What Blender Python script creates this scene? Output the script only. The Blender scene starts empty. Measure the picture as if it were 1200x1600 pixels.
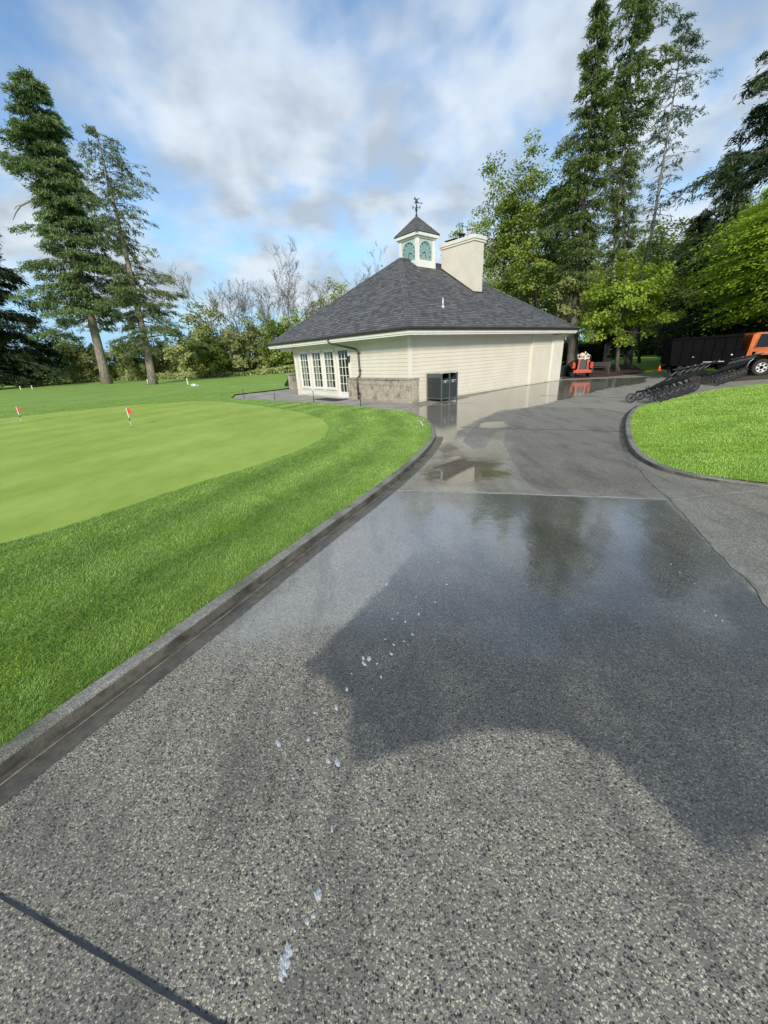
import bpy, math, random
import numpy as np
from mathutils import Vector, Matrix

# ------------------------------------------------------------------ camera, sky, sun
sc = bpy.context.scene
R = math.radians
H = 1.8
FPX = 600.0
PITCH, ROLL = R(22.102), R(3.034)
cam_d = bpy.data.cameras.new('camera'); cam = bpy.data.objects.new('camera', cam_d)
sc.collection.objects.link(cam); sc.camera = cam
cam_d.sensor_fit = 'VERTICAL'; cam_d.sensor_height = 24.0; cam_d.lens = 24.0 * FPX / 1600.0
cam_d.clip_start = 0.02; cam_d.clip_end = 3000
CM = Matrix.Rotation(math.pi / 2 - PITCH, 4, 'X') @ Matrix.Rotation(-ROLL, 4, 'Z')
cam.matrix_world = Matrix.Translation((0, 0, H)) @ CM
sc.render.resolution_x = 768; sc.render.resolution_y = 1024

SUN_EL, SUN_AZ = R(25), R(184)      # azimuth clockwise from +Y (north); behind the camera
w = bpy.data.worlds.new('World'); sc.world = w; w.use_nodes = True
nt = w.node_tree; N = nt.nodes; L = nt.links
for n in list(N): N.remove(n)
def nd(tree, typ, **kw):
    n = tree.nodes.new(typ)
    for k, v in kw.items():
        if k.startswith('i_'):
            n.inputs[k[2:].replace('_', ' ')].default_value = v
        else: setattr(n, k, v)
    return n
def math_(tree, op, a, b=None, c=None, clamp=False):
    n = tree.nodes.new('ShaderNodeMath'); n.operation = op; n.use_clamp = clamp
    for i, x in enumerate((a, b, c)):
        if x is None: continue
        if isinstance(x, (int, float)): n.inputs[i].default_value = x
        else: tree.links.new(x, n.inputs[i])
    return n.outputs[0]
def mapr(tree, v, a, b, c=0.0, d=1.0, smooth=True):
    n = tree.nodes.new('ShaderNodeMapRange'); n.interpolation_type = 'SMOOTHSTEP' if smooth else 'LINEAR'
    tree.links.new(v, n.inputs[0])
    for i, x in enumerate((a, b, c, d)): n.inputs[i + 1].default_value = x
    return n.outputs[0]
def mix(tree, f, a, b, typ='MIX'):
    n = tree.nodes.new('ShaderNodeMix'); n.data_type = 'RGBA'; n.blend_type = typ
    for s, x in ((n.inputs[0], f), (n.inputs[6], a), (n.inputs[7], b)):
        if isinstance(x, (int, float)): s.default_value = x
        elif isinstance(x, tuple): s.default_value = x if len(x) == 4 else (*x, 1)
        else: tree.links.new(x, s)
    return n.outputs[2]
def noise(tree, vec, scale, detail=3, rough=.5, dist=0.0, dim='3D'):
    n = tree.nodes.new('ShaderNodeTexNoise'); n.noise_dimensions = dim
    if vec is not None: tree.links.new(vec, n.inputs['Vector'])
    n.inputs['Scale'].default_value = scale; n.inputs['Detail'].default_value = detail
    n.inputs['Roughness'].default_value = rough; n.inputs['Distortion'].default_value = dist
    return n.outputs['Fac']
def mapping(tree, vec, scale=(1, 1, 1), rot=(0, 0, 0), loc=(0, 0, 0)):
    n = tree.nodes.new('ShaderNodeMapping'); tree.links.new(vec, n.inputs[0])
    n.inputs['Scale'].default_value = scale; n.inputs['Rotation'].default_value = rot; n.inputs['Location'].default_value = loc
    return n.outputs[0]

sky = nd(nt, 'ShaderNodeTexSky', sky_type='NISHITA', sun_disc=False, sun_elevation=SUN_EL, sun_rotation=SUN_AZ,
         air_density=1.0, dust_density=0.6, ozone_density=1.6)
tc = nd(nt, 'ShaderNodeTexCoord')
sep = nd(nt, 'ShaderNodeSeparateXYZ'); L.new(tc.outputs['Generated'], sep.inputs[0])
zc = math_(nt, 'ADD', math_(nt, 'MAXIMUM', sep.outputs[2], 0.0), 0.45)
com = nd(nt, 'ShaderNodeCombineXYZ')
L.new(math_(nt, 'DIVIDE', sep.outputs[0], zc), com.inputs[0]); L.new(math_(nt, 'DIVIDE', sep.outputs[1], zc), com.inputs[1])
cv = com.outputs[0]
big = noise(nt, mapping(nt, cv, (1.0, .85, 1), (0, 0, R(35)), (5.6, 11.8, 0)), 2.7, 4, .5, .15)
mid = noise(nt, mapping(nt, cv, (1, 1, 1), (0, 0, R(20)), (8.4, 6.8, 0)), 7.5, 4, .5, .1)
cover = math_(nt, 'ADD', math_(nt, 'MULTIPLY', big, .70), math_(nt, 'MULTIPLY', mid, .30))
lowstrip = mapr(nt, sep.outputs[2], 0.04, 0.15, -0.16, 0.06)
cmask = mapr(nt, math_(nt, 'ADD', cover, lowstrip), .415, .625)
shade = noise(nt, mapping(nt, cv, (1, 1, 1), (0, 0, R(-10)), (1.2, 9.4, 0)), 4.6, 4, .5, .1)
# thick cloud bases are greyer, thin edges brighter
under = mapr(nt, sep.outputs[2], .16, .42, .85, .0)
sh2 = math_(nt, 'ADD', mapr(nt, shade, .36, .66), math_(nt, 'MULTIPLY', under, math_(nt, 'SUBTRACT', shade, .25)), None, True)
ccol = mix(nt, sh2, (4.5, 4.95, 5.4), (2.8, 3.2, 3.65))
bluec = mix(nt, mapr(nt, sep.outputs[2], .02, .30, 1.0, 0.0), mix(nt, 1.0, sky.outputs[0], (.86, 1.0, 1.08), 'MULTIPLY'), (2.3, 3.9, 5.3))
skyc = mix(nt, math_(nt, 'MULTIPLY', cmask, mapr(nt, sep.outputs[2],   .30, .80, .95, .40)), bluec, ccol)
bg = nd(nt, 'ShaderNodeBackground'); bg.inputs['Strength'].default_value = 0.1
L.new(skyc, bg.inputs['Color'])
wo = nd(nt, 'ShaderNodeOutputWorld'); L.new(bg.outputs[0], wo.inputs[0])

sun_d = bpy.data.lights.new('sun', 'SUN'); sun_d.energy = 2.5; sun_d.angle = R(11); sun_d.color = (1, .93, .82)
sun = bpy.data.objects.new('sun', sun_d); sc.collection.objects.link(sun)
sdir = Vector((math.sin(SUN_AZ) * math.cos(SUN_EL), math.cos(SUN_AZ) * math.cos(SUN_EL), math.sin(SUN_EL)))
sun.rotation_euler = sdir.to_track_quat('Z', 'Y').to_euler(); sun.location = (8, -14, 12)
vs = sc.view_settings; vs.view_transform = 'Standard'; vs.look = 'None'; vs.exposure = 0.85; vs.gamma = 1.0

rnd = random.Random(7); rs = np.random.RandomState(11)

# ------------------------------------------------------------------ measuring: a photograph pixel to a point of the place
CR = np.array(CM.to_3x3())
def ray(x, y): return CR @ np.array([x - 600.0, 800.0 - y, -FPX])
def G(x, y, z=0.0):
    d = ray(x, y); t = (z - H) / d[2]
    return (d[0] * t, d[1] * t, z)
def at(x, y, Y):
    d = ray(x, y); t = Y / d[1]
    return (d[0] * t, Y, H + d[2] * t)

# ------------------------------------------------------------------ helpers
def tag(o, label=None, cat=None, group=None, kind=None):
    if label: o['label'] = label
    if cat: o['category'] = cat
    if group: o['group'] = group
    if kind: o['kind'] = kind
    return o
def empty(name, loc, label, cat, group=None, rz=0.0):
    o = bpy.data.objects.new(name, None); sc.collection.objects.link(o)
    o.location = loc; o.rotation_euler = (0, 0, rz); o.empty_display_size = .2
    return tag(o, label, cat, group)
def link(name, me, mat, parent=None):
    o = bpy.data.objects.new(name, me); sc.collection.objects.link(o)
    if mat is not None and len(me.materials) == 0: me.materials.append(mat)
    if parent is not None: o.parent = parent
    return o
def copy_tree(o, parent=None):
    c = o.copy(); sc.collection.objects.link(c)
    if parent is not None: c.parent = parent
    for ch in list(KIDS.get(o.name, [])):
        d = copy_tree(ch, c)
    return c
KIDS = {}
def reg(o):
    if o.parent is not None: KIDS.setdefault(o.parent.name, []).append(o)
    return o

class MB:
    def __init__(s): s.v = []; s.f = []; s.sm = []; s.uv = None
    def add(s, vs, fs, smooth=False):
        b = len(s.v); s.v += [tuple(p) for p in vs]; s.f += [tuple(i + b for i in f) for f in fs]; s.sm += [smooth] * len(fs)
        return s
    def box(s, a, b, bev=0.0, M=None):
        x0, y0, z0 = a; x1, y1, z1 = b
        if bev > 0:
            e = min(bev, abs(x1 - x0) * .45, abs(y1 - y0) * .45, abs(z1 - z0) * .45)
            pts = []; idx = {}
            for X in (0, 1):
                for Y in (0, 1):
                    for Z in (0, 1):
                        c = [(x0, x1)[X], (y0, y1)[Y], (z0, z1)[Z]]
                        sg = [(1, -1)[X], (1, -1)[Y], (1, -1)[Z]]
                        for k in range(3):
                            p = list(c)
                            for j in range(3):
                                if j != k: p[j] += sg[j] * e
                            idx[(X, Y, Z, k)] = len(pts); pts.append(p)
            fs = []
            for k in range(3):
                i, j = [q for q in range(3) if q != k]
                for sd in (0, 1):
                    cyc = []
                    for (p, q) in ((0, 0), (1, 0), (1, 1), (0, 1)):
                        key = [0, 0, 0]; key[k] = sd; key[i] = p; key[j] = q
                        cyc.append(idx[(*key, k)])
                    fs.append(cyc if (sd == 1) != (k == 1) else cyc[::-1])
            for k in range(3):
                i, j = [q for q in range(3) if q != k]
                for p in (0, 1):
                    for q in (0, 1):
                        ka = [0, 0, 0]; kb = [0, 0, 0]; ka[i] = kb[i] = p; ka[j] = kb[j] = q; ka[k] = 0; kb[k] = 1
                        f = [idx[(*ka, i)], idx[(*ka, j)], idx[(*kb, j)], idx[(*kb, i)]]
                        fs.append(f)
            for X in (0, 1):
                for Y in (0, 1):
                    for Z in (0, 1): fs.append([idx[(X, Y, Z, k)] for k in range(3)])
            vs_ = pts
        else:
            vs_ = [(x0, y0, z0), (x1, y0, z0), (x1, y1, z0), (x0, y1, z0), (x0, y0, z1), (x1, y0, z1), (x1, y1, z1), (x0, y1, z1)]
            fs = [(0, 3, 2, 1), (4, 5, 6, 7), (0, 1, 5, 4), (1, 2, 6, 5), (2, 3, 7, 6), (3, 0, 4, 7)]
        if M is not None: vs_ = [M @ Vector(p) for p in vs_]
        return s.add(vs_, fs)
    def tube(s, pts, r, n=8, caps=True, smooth=True):
        pts = [Vector(p) for p in pts]; m = len(pts)
        rr = r if isinstance(r, (list, tuple, np.ndarray)) else [r] * m
        vs_ = []; prev = None
        for i, p in enumerate(pts):
            d = (pts[min(i + 1, m - 1)] - pts[max(i - 1, 0)])
            if d.length < 1e-9: d = Vector((0, 0, 1))
            d.normalize()
            if prev is None:
                a = Vector((0, 0, 1)) if abs(d.z) < .9 else Vector((1, 0, 0))
                x = d.cross(a).normalized()
            else:
                x = (prev - d * prev.dot(d))
                x = x.normalized() if x.length > 1e-6 else d.orthogonal().normalized()
            prev = x; y = d.cross(x)
            for k in range(n):
                t = 2 * math.pi * k / n
                vs_.append(p + (x * math.cos(t) + y * math.sin(t)) * rr[i])
        fs = []
        for i in range(m - 1):
            for k in range(n):
                a = i * n + k; b = i * n + (k + 1) % n
                fs.append((a, b, b + n, a + n))
        s.add(vs_, fs, smooth)
        if caps:
            b = len(s.v) - n * m
            s.f.append(tuple(range(b + n - 1, b - 1, -1))); s.sm.append(False)
            s.f.append(tuple(range(b + n * (m - 1), b + n * m))); s.sm.append(False)
        return s
    def prism(s, poly, z0, z1, M=None):
        n = len(poly)
        vs_ = [(x, y, z0) for x, y in poly] + [(x, y, z1) for x, y in poly]
        if M is not None: vs_ = [M @ Vector(p) for p in vs_]
        fs = [tuple(range(n - 1, -1, -1)), tuple(range(n, 2 * n))] + [(i, (i + 1) % n, (i + 1) % n + n, i + n) for i in range(n)]
        return s.add(vs_, fs)
    def torus(s, c, R0, r, axis, n=24, m=8):
        ax = Vector(axis).normalized(); x = ax.orthogonal().normalized(); y = ax.cross(x); c = Vector(c)
        vs_ = []
        for i in range(n):
            t = 2 * math.pi * i / n; d = x * math.cos(t) + y * math.sin(t)
            for k in range(m):
                q = 2 * math.pi * k / m
                vs_.append(c + d * (R0 + r * math.cos(q)) + ax * r * math.sin(q))
        fs = [(i * m + k, ((i + 1) % n) * m + k, ((i + 1) % n) * m + (k + 1) % m, i * m + (k + 1) % m) for i in range(n) for k in range(m)]
        return s.add(vs_, fs, True)
    def ball(s, c, r, n=10, m=6, sc_=(1, 1, 1)):
        vs_ = []; c = Vector(c)
        for j in range(1, m):
            ph = math.pi * j / m
            for i in range(n):
                t = 2 * math.pi * i / n
                vs_.append(c + Vector((math.sin(ph) * math.cos(t) * sc_[0], math.sin(ph) * math.sin(t) * sc_[1], math.cos(ph) * sc_[2])) * r)
        top = len(vs_); vs_.append(c + Vector((0, 0, r * sc_[2]))); vs_.append(c - Vector((0, 0, r * sc_[2])))
        fs = [(j * n + i, (j + 1) * n + i, (j + 1) * n + (i + 1) % n, j * n + (i + 1) % n) for j in range(m - 2) for i in range(n)]
        fs += [(top, i, (i + 1) % n) for i in range(n)] + [(top + 1, (m - 2) * n + (i + 1) % n, (m - 2) * n + i) for i in range(n)]
        return s.add(vs_, fs, True)
    def build(s, name, mat, parent=None):
        me = bpy.data.meshes.new(name); me.from_pydata([tuple(p) for p in s.v], [], s.f)
        me.polygons.foreach_set('use_smooth', s.sm)
        if s.uv is not None:
            ul = me.uv_layers.new(name='UVMap')
            ul.data.foreach_set('uv', [c for p in s.uv for c in p])
        me.update(); me.validate()
        import bmesh
        bm = bmesh.new(); bm.from_mesh(me); bmesh.ops.recalc_face_normals(bm, faces=bm.faces); bm.to_mesh(me); bm.free()
        return reg(link(name, me, mat, parent))

def np_mesh(name, V, F, mat, parent=None, attrs=None, smooth=False):
    """V (n,3), F (m,k) arrays -> object; attrs: name -> per-vertex floats"""
    me = bpy.data.meshes.new(name); V = np.ascontiguousarray(V, np.float32); F = np.ascontiguousarray(F, np.int32)
    k = F.shape[1]
    me.vertices.add(len(V)); me.vertices.foreach_set('co', V.ravel())
    me.loops.add(F.size); me.loops.foreach_set('vertex_index', F.ravel())
    me.polygons.add(len(F)); me.polygons.foreach_set('loop_start', np.arange(0, F.size, k, dtype=np.int32))
    try: me.polygons.foreach_set('loop_total', np.full(len(F), k, np.int32))
    except Exception: pass
    if smooth: me.polygons.foreach_set('use_smooth', np.ones(len(F), bool))
    me.update(calc_edges=True)
    for n_, a in (attrs or {}).items():
        at_ = me.attributes.new(n_, 'FLOAT', 'POINT'); at_.data.foreach_set('value', np.ascontiguousarray(a, np.float32))
    return reg(link(name, me, mat, parent))

# ------------------------------------------------------------------ materials
def material(name):
    m = bpy.data.materials.new(name); m.use_nodes = True; t = m.node_tree
    b = t.nodes['Principled BSDF']
    return m, t, b
def setc(t, s, v):
    if isinstance(v, tuple): s.default_value = v if len(v) == 4 else (*v, 1)
    elif isinstance(v, (int, float)): s.default_value = v
    else: t.links.new(v, s)
def bump(t, b, h, strength, dist=.01, normal_in=None):
    n = t.nodes.new('ShaderNodeBump'); n.inputs['Strength'].default_value = strength; n.inputs['Distance'].default_value = dist
    t.links.new(h, n.inputs['Height'])
    if normal_in is not None: t.links.new(normal_in, n.inputs['Normal'])
    if b is not None: t.links.new(n.outputs[0], b.inputs['Normal'])
    return n.outputs[0]
def objco(t): return t.nodes.new('ShaderNodeTexCoord').outputs['Object']
def simple(name, col, rough=.6, metal=0.0, var=.12, scale=6.0, bmp=.1, bscale=60, spec=.5):
    """a painted / plain surface with slight mottling, grime and fine relief"""
    m, t, b = material(name); co = objco(t)
    n1 = noise(t, co, scale, 5, .6); n2 = noise(t, co, scale * 7, 3, .6)
    f = math_(t, 'ADD', math_(t, 'MULTIPLY', n1, .7), math_(t, 'MULTIPLY', n2, .3))
    d = tuple(c * (1 - var * 1.6) for c in col); l = tuple(min(1, c * (1 + var)) for c in col)
    setc(t, b.inputs['Base Color'], mix(t, mapr(t, f, .3, .7), d, l))
    setc(t, b.inputs['Roughness'], mapr(t, n1, .3, .7, max(.02, rough - .08), min(1, rough + .1)))
    b.inputs['Metallic'].default_value = metal; b.inputs['Specular IOR Level'].default_value = spec
    if bmp: bump(t, b, noise(t, co, bscale, 3), bmp, .004)
    return m
def leaf_mat(name, dark, light, trans=.35, rough=.55):
    m, t, b = material(name)
    a = nd(t, 'ShaderNodeAttribute', attribute_name='tint').outputs['Fac']
    oi = t.nodes.new('ShaderNodeObjectInfo').outputs['Random']
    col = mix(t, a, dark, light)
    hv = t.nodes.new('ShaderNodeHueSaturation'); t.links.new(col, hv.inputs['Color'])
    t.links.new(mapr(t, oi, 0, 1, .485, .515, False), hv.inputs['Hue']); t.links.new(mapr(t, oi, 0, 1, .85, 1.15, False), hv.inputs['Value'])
    col = hv.outputs[0]
    t.links.new(col, b.inputs['Base Color']); b.inputs['Roughness'].default_value = rough
    b.inputs['Specular IOR Level'].default_value = .3
    tr = t.nodes.new('ShaderNodeBsdfTranslucent')
    t.links.new(mix(t, 1.0, col, (1.2, 1.25, .55), 'MULTIPLY'), tr.inputs[0])
    mx = t.nodes.new('ShaderNodeMixShader'); mx.inputs[0].default_value = trans
    t.links.new(b.outputs[0], mx.inputs[1]); t.links.new(tr.outputs[0], mx.inputs[2])
    t.links.new(mx.outputs[0], t.nodes['Material Output'].inputs[0])
    return m
def bark_mat(name, dark, light, scale=3):
    m, t, b = material(name); co = objco(t)
    n1 = noise(t, mapping(t, co, (3, 3, .5)), scale, 6, .7); n2 = noise(t, co, 1.0, 3)
    setc(t, b.inputs['Base Color'], mix(t, mapr(t, math_(t, 'ADD', math_(t, 'MULTIPLY', n1, .8), math_(t, 'MULTIPLY', n2, .2)), .35, .65), dark, light))
    b.inputs['Roughness'].default_value = .9; bump(t, b, n1, .6, .05)
    return m
M_ = {}
M_['cream'] = simple('cream_paint', (.62, .58, .49), .45, 0, .05, 2.2, .05)
M_['cream_trim'] = simple('cream_trim_paint', (.68, .65, .57), .4, 0, .05, 2.5, .04)
M_['white_trim'] = simple('white_paint', (.70, .69, .645), .38, 0, .05, 3, .04)
M_['gutter'] = simple('dark_gutter', (.055, .045, .038), .4, .3, .15, 5, .05)
M_['glass_teal'] = simple('weathered_teal_panel', (.20, .32, .31), .35, 0, .12, 5, .05)
M_['iron'] = simple('dark_iron', (.03, .045, .055), .5, .6, .2, 12, .1)
M_['black_metal'] = simple('black_powder_coat', (.018, .019, .022), .38, .2, .25, 15, .1)
M_['black_plastic'] = simple('black_plastic', (.022, .022, .024), .5, 0, .25, 15, .1)
M_['rubber'] = simple('rubber', (.02, .02, .02), .8, 0, .2, 20, .2)
M_['chrome'] = simple('bright_metal', (.55, .56, .58), .25, .9, .1, 20, .05)
M_['orange'] = simple('orange_paint', (.50, .11, .018), .32, 0, .08, 3, .03)
M_['red_orange'] = simple('red_orange_paint', (.42, .06, .025), .4, 0, .15, 6, .06)
M_['cone'] = simple('cone_orange', (.75, .10, .02), .45, 0, .08, 6, .03)
M_['red'] = simple('red_flag_cloth', (.62, .05, .05), .7, 0, .1, 10, .1)
M_['wheel_white'] = simple('white_wheel', (.62, .62, .60), .35, .1, .15, 8, .05)
M_['dark_green_metal'] = simple('grey_green_steel', (.085, .105, .10), .42, .2, .12, 8, .06)
M_['dark_panel'] = simple('dark_ribbed_panel', (.035, .04, .042), .45, 0, .15, 8, .06)
M_['pale_metal'] = simple('pale_metal', (.55, .57, .56), .4, .3, .1, 8, .05)
M_['wood_grey'] = simple('weathered_wood', (.13, .115, .10), .8, 0, .3, 8, .3)
M_['dark_wood'] = simple('dark_timber', (.045, .042, .04), .75, 0, .3, 8, .3)
M_['truck_black'] = simple('black_truck_paint', (.0025, .0025, .003), .75, 0, .3, 3, .05, 20, .08)
M_['interior'] = simple('interior_wall', (.36, .32, .26), .9, 0, .1, 2, 0)
M_['curtain'] = simple('pale_curtain', (.66, .62, .55), .85, 0, .1, 6, .1)
M_['beige_plastic'] = simple('beige_plastic', (.62, .47, .38), .5, 0, .15, 10, .05)
M_['rope'] = simple('pale_rope', (.42, .40, .34), .8, 0, .2, 40, .2)
M_['stone_cap'] = simple('stone_cap', (.30, .28, .245), .85, 0, .3, 7, .5, 30)
M_['bark_fir'] = bark_mat('fir_bark', (.10, .085, .07), (.30, .26, .21))
M_['bark_pale'] = bark_mat('pale_bark', (.16, .15, .13), (.42, .40, .36))
M_['bark_dark'] = bark_mat('dark_bark', (.045, .04, .035), (.15, .13, .11))
M_['bark_bare'] = bark_mat('bare_branch_bark', (.075, .065, .048), (.19, .165, .12))
M_['fir'] = leaf_mat('fir_needles', (.045, .08, .032), (.19, .26, .10), .2)
M_['fir_cool'] = leaf_mat('cool_needles', (.03, .055, .035), (.12, .17, .10), .2)
M_['fir_dark'] = leaf_mat('dark_needles', (.014, .030, .014), (.055, .085, .032), .15)
M_['fir_green'] = leaf_mat('green_needles', (.035, .075, .024), (.18, .25, .065), .25)
M_['maple'] = leaf_mat('maple_leaves', (.15, .22, .02), (.46, .53, .06), .5)
M_['leaf_green'] = leaf_mat('broad_leaves', (.10, .16, .03), (.36, .44, .09), .4)
M_['leaf_olive'] = leaf_mat('olive_leaves', (.17, .21, .07), (.46, .50, .20), .35)
M_['leaf_spring'] = leaf_mat('spring_leaves', (.24, .28, .11), (.54, .58, .27), .4)
M_['leaf_dark'] = leaf_mat('dark_leaves', (.015, .032, .010), (.05, .085, .022), .25)
M_['leaf_bright'] = leaf_mat('bright_leaves', (.14, .22, .025), (.44, .54, .08), .45)

# clear window glass over a dim room
def glass():
    m, t, b = material('window_glass')
    b.inputs['Base Color'].default_value = (1, 1, 1, 1); b.inputs['Roughness'].default_value = .02
    b.inputs['Transmission Weight'].default_value = 1.0; b.inputs['IOR'].default_value = 1.45
    gl = t.nodes.new('ShaderNodeBsdfGlossy'); gl.inputs['Roughness'].default_value = .03
    tr = t.nodes.new('ShaderNodeBsdfTransparent'); tr.inputs[0].default_value = (.75, .78, .76, 1)
    fr = t.nodes.new('ShaderNodeFresnel'); fr.inputs[0].default_value = 1.4
    mx = t.nodes.new('ShaderNodeMixShader'); t.links.new(math_(t, 'MULTIPLY', math_(t, 'ADD', fr.outputs[0], .04), math_(t, 'SUBTRACT', 1.0, t.nodes.new('ShaderNodeNewGeometry').outputs['Backfacing'])), mx.inputs[0])
    t.links.new(tr.outputs[0], mx.inputs[1]); t.links.new(gl.outputs[0], mx.inputs[2])
    t.links.new(mx.outputs[0], t.nodes['Material Output'].inputs[0])
    return m
M_['glass'] = glass()

def siding_mat():
    m, t, b = material('cream_siding_paint'); co = objco(t)
    n1 = noise(t, mapping(t, co, (.6, .6, 3)), 3, 5, .6); n2 = noise(t, co, 1.1, 4)
    sp = t.nodes.new('ShaderNodeSeparateXYZ'); t.links.new(co, sp.inputs[0])
    splash = math_(t, 'MULTIPLY', mapr(t, sp.outputs[2], 0.0, .5, 1, 0), mapr(t, noise(t, co, 5, 4), .35, .7))
    c = mix(t, mapr(t, n2, .3, .7), (.60, .555, .46), (.65, .61, .52))
    c = mix(t, math_(t, 'MULTIPLY', mapr(t, n1, .5, .75), .15), c, (.62, .58, .48))
    c = mix(t, math_(t, 'MULTIPLY', splash, .22), c, (.42, .38, .30))
    t.links.new(c, b.inputs['Base Color']); b.inputs['Roughness'].default_value = .5
    bump(t, b, noise(t, mapping(t, co, (2, 2, 30)), 8, 3), .08, .004)
    return m
M_['siding'] = siding_mat()

def shingle_mat():
    m, t, b = material('slate_grey_shingles')
    uv = t.nodes.new('ShaderNodeTexCoord').outputs['UV']
    br = t.nodes.new('ShaderNodeTexBrick'); t.links.new(uv, br.inputs['Vector'])
    br.offset = .37; br.offset_frequency = 2; br.squash = 1.35; br.squash_frequency = 3
    br.inputs['Color1'].default_value = (0, 0, 0, 1); br.inputs['Color2'].default_value = (1, 1, 1, 1); br.inputs['Mortar'].default_value = (.2, .2, .2, 1)
    br.inputs['Scale'].default_value = 1; br.inputs['Mortar Size'].default_value = .006; br.inputs['Brick Width'].default_value = .23; br.inputs['Row Height'].default_value = .14
    n1 = noise(t, uv, 2.2, 5, .6); n2 = noise(t, mapping(t, uv, (1, 1, 1)), 60, 3, .7)
    f = math_(t, 'ADD', math_(t, 'MULTIPLY', br.outputs['Color'], .62), math_(t, 'MULTIPLY', n2, .5))
    c = mix(t, mapr(t, f, .15, .95, 0, 1, False), (.044, .046, .049), (.17, .173, .178))
    c = mix(t, math_(t, 'MULTIPLY', mapr(t, n1, .45, .75), .5), c, (.075, .075, .08))
    c = mix(t, math_(t, 'MULTIPLY', br.outputs['Fac'], .7), c, (.02, .02, .024))
    t.links.new(c, b.inputs['Base Color']); b.inputs['Roughness'].default_value = .85
    nb = bump(t, None, br.outputs['Color'], .5, .012); bump(t, b, n2, .5, .006, nb)
    return m
M_['shingle'] = shingle_mat()

def stone_mat():
    m, t, b = material('basalt_masonry'); co = objco(t)
    v = nd(t, 'ShaderNodeTexVoronoi', feature='F1'); wv = mapping(t, co, (1.5, 1.5, 3.0))
    nn = t.nodes.new('ShaderNodeTexNoise'); t.links.new(co, nn.inputs['Vector']); nn.inputs['Scale'].default_value = 4
    va = t.nodes.new('ShaderNodeVectorMath'); va.operation = 'MULTIPLY_ADD'; t.links.new(nn.outputs['Color'], va.inputs[0]); va.inputs[1].default_value = (.22, .22, .22); t.links.new(wv, va.inputs[2])
    t.links.new(va.outputs[0], v.inputs['Vector']); v.inputs['Scale'].default_value = 1
    ve = nd(t, 'ShaderNodeTexVoronoi', feature='DISTANCE_TO_EDGE'); t.links.new(va.outputs[0], ve.inputs['Vector']); ve.inputs['Scale'].default_value = 1
    n1 = noise(t, co, 9, 6, .7)
    c = mix(t, v.outputs['Color'], (.36, .31, .22), (.27, .26, .235))
    c = mix(t, mapr(t, n1, .38, .7), c, (.44, .39, .30))
    c = mix(t, math_(t, 'MULTIPLY', mapr(t, noise(t, co, 3.3, 3), .5, .7), .7), c, (.13, .11, .09))
    jt = mapr(t, ve.outputs['Distance'], .0, .035, 1, 0)
    c = mix(t, math_(t, 'MULTIPLY', jt, .30), c, (.17, .15, .115))
    t.links.new(c, b.inputs['Base Color']); b.inputs['Roughness'].default_value = .85
    h = math_(t, 'SUBTRACT', math_(t, 'MULTIPLY', n1, .5), jt); bump(t, b, h, .45, .02)
    return m
M_['stone'] = stone_mat()

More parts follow.
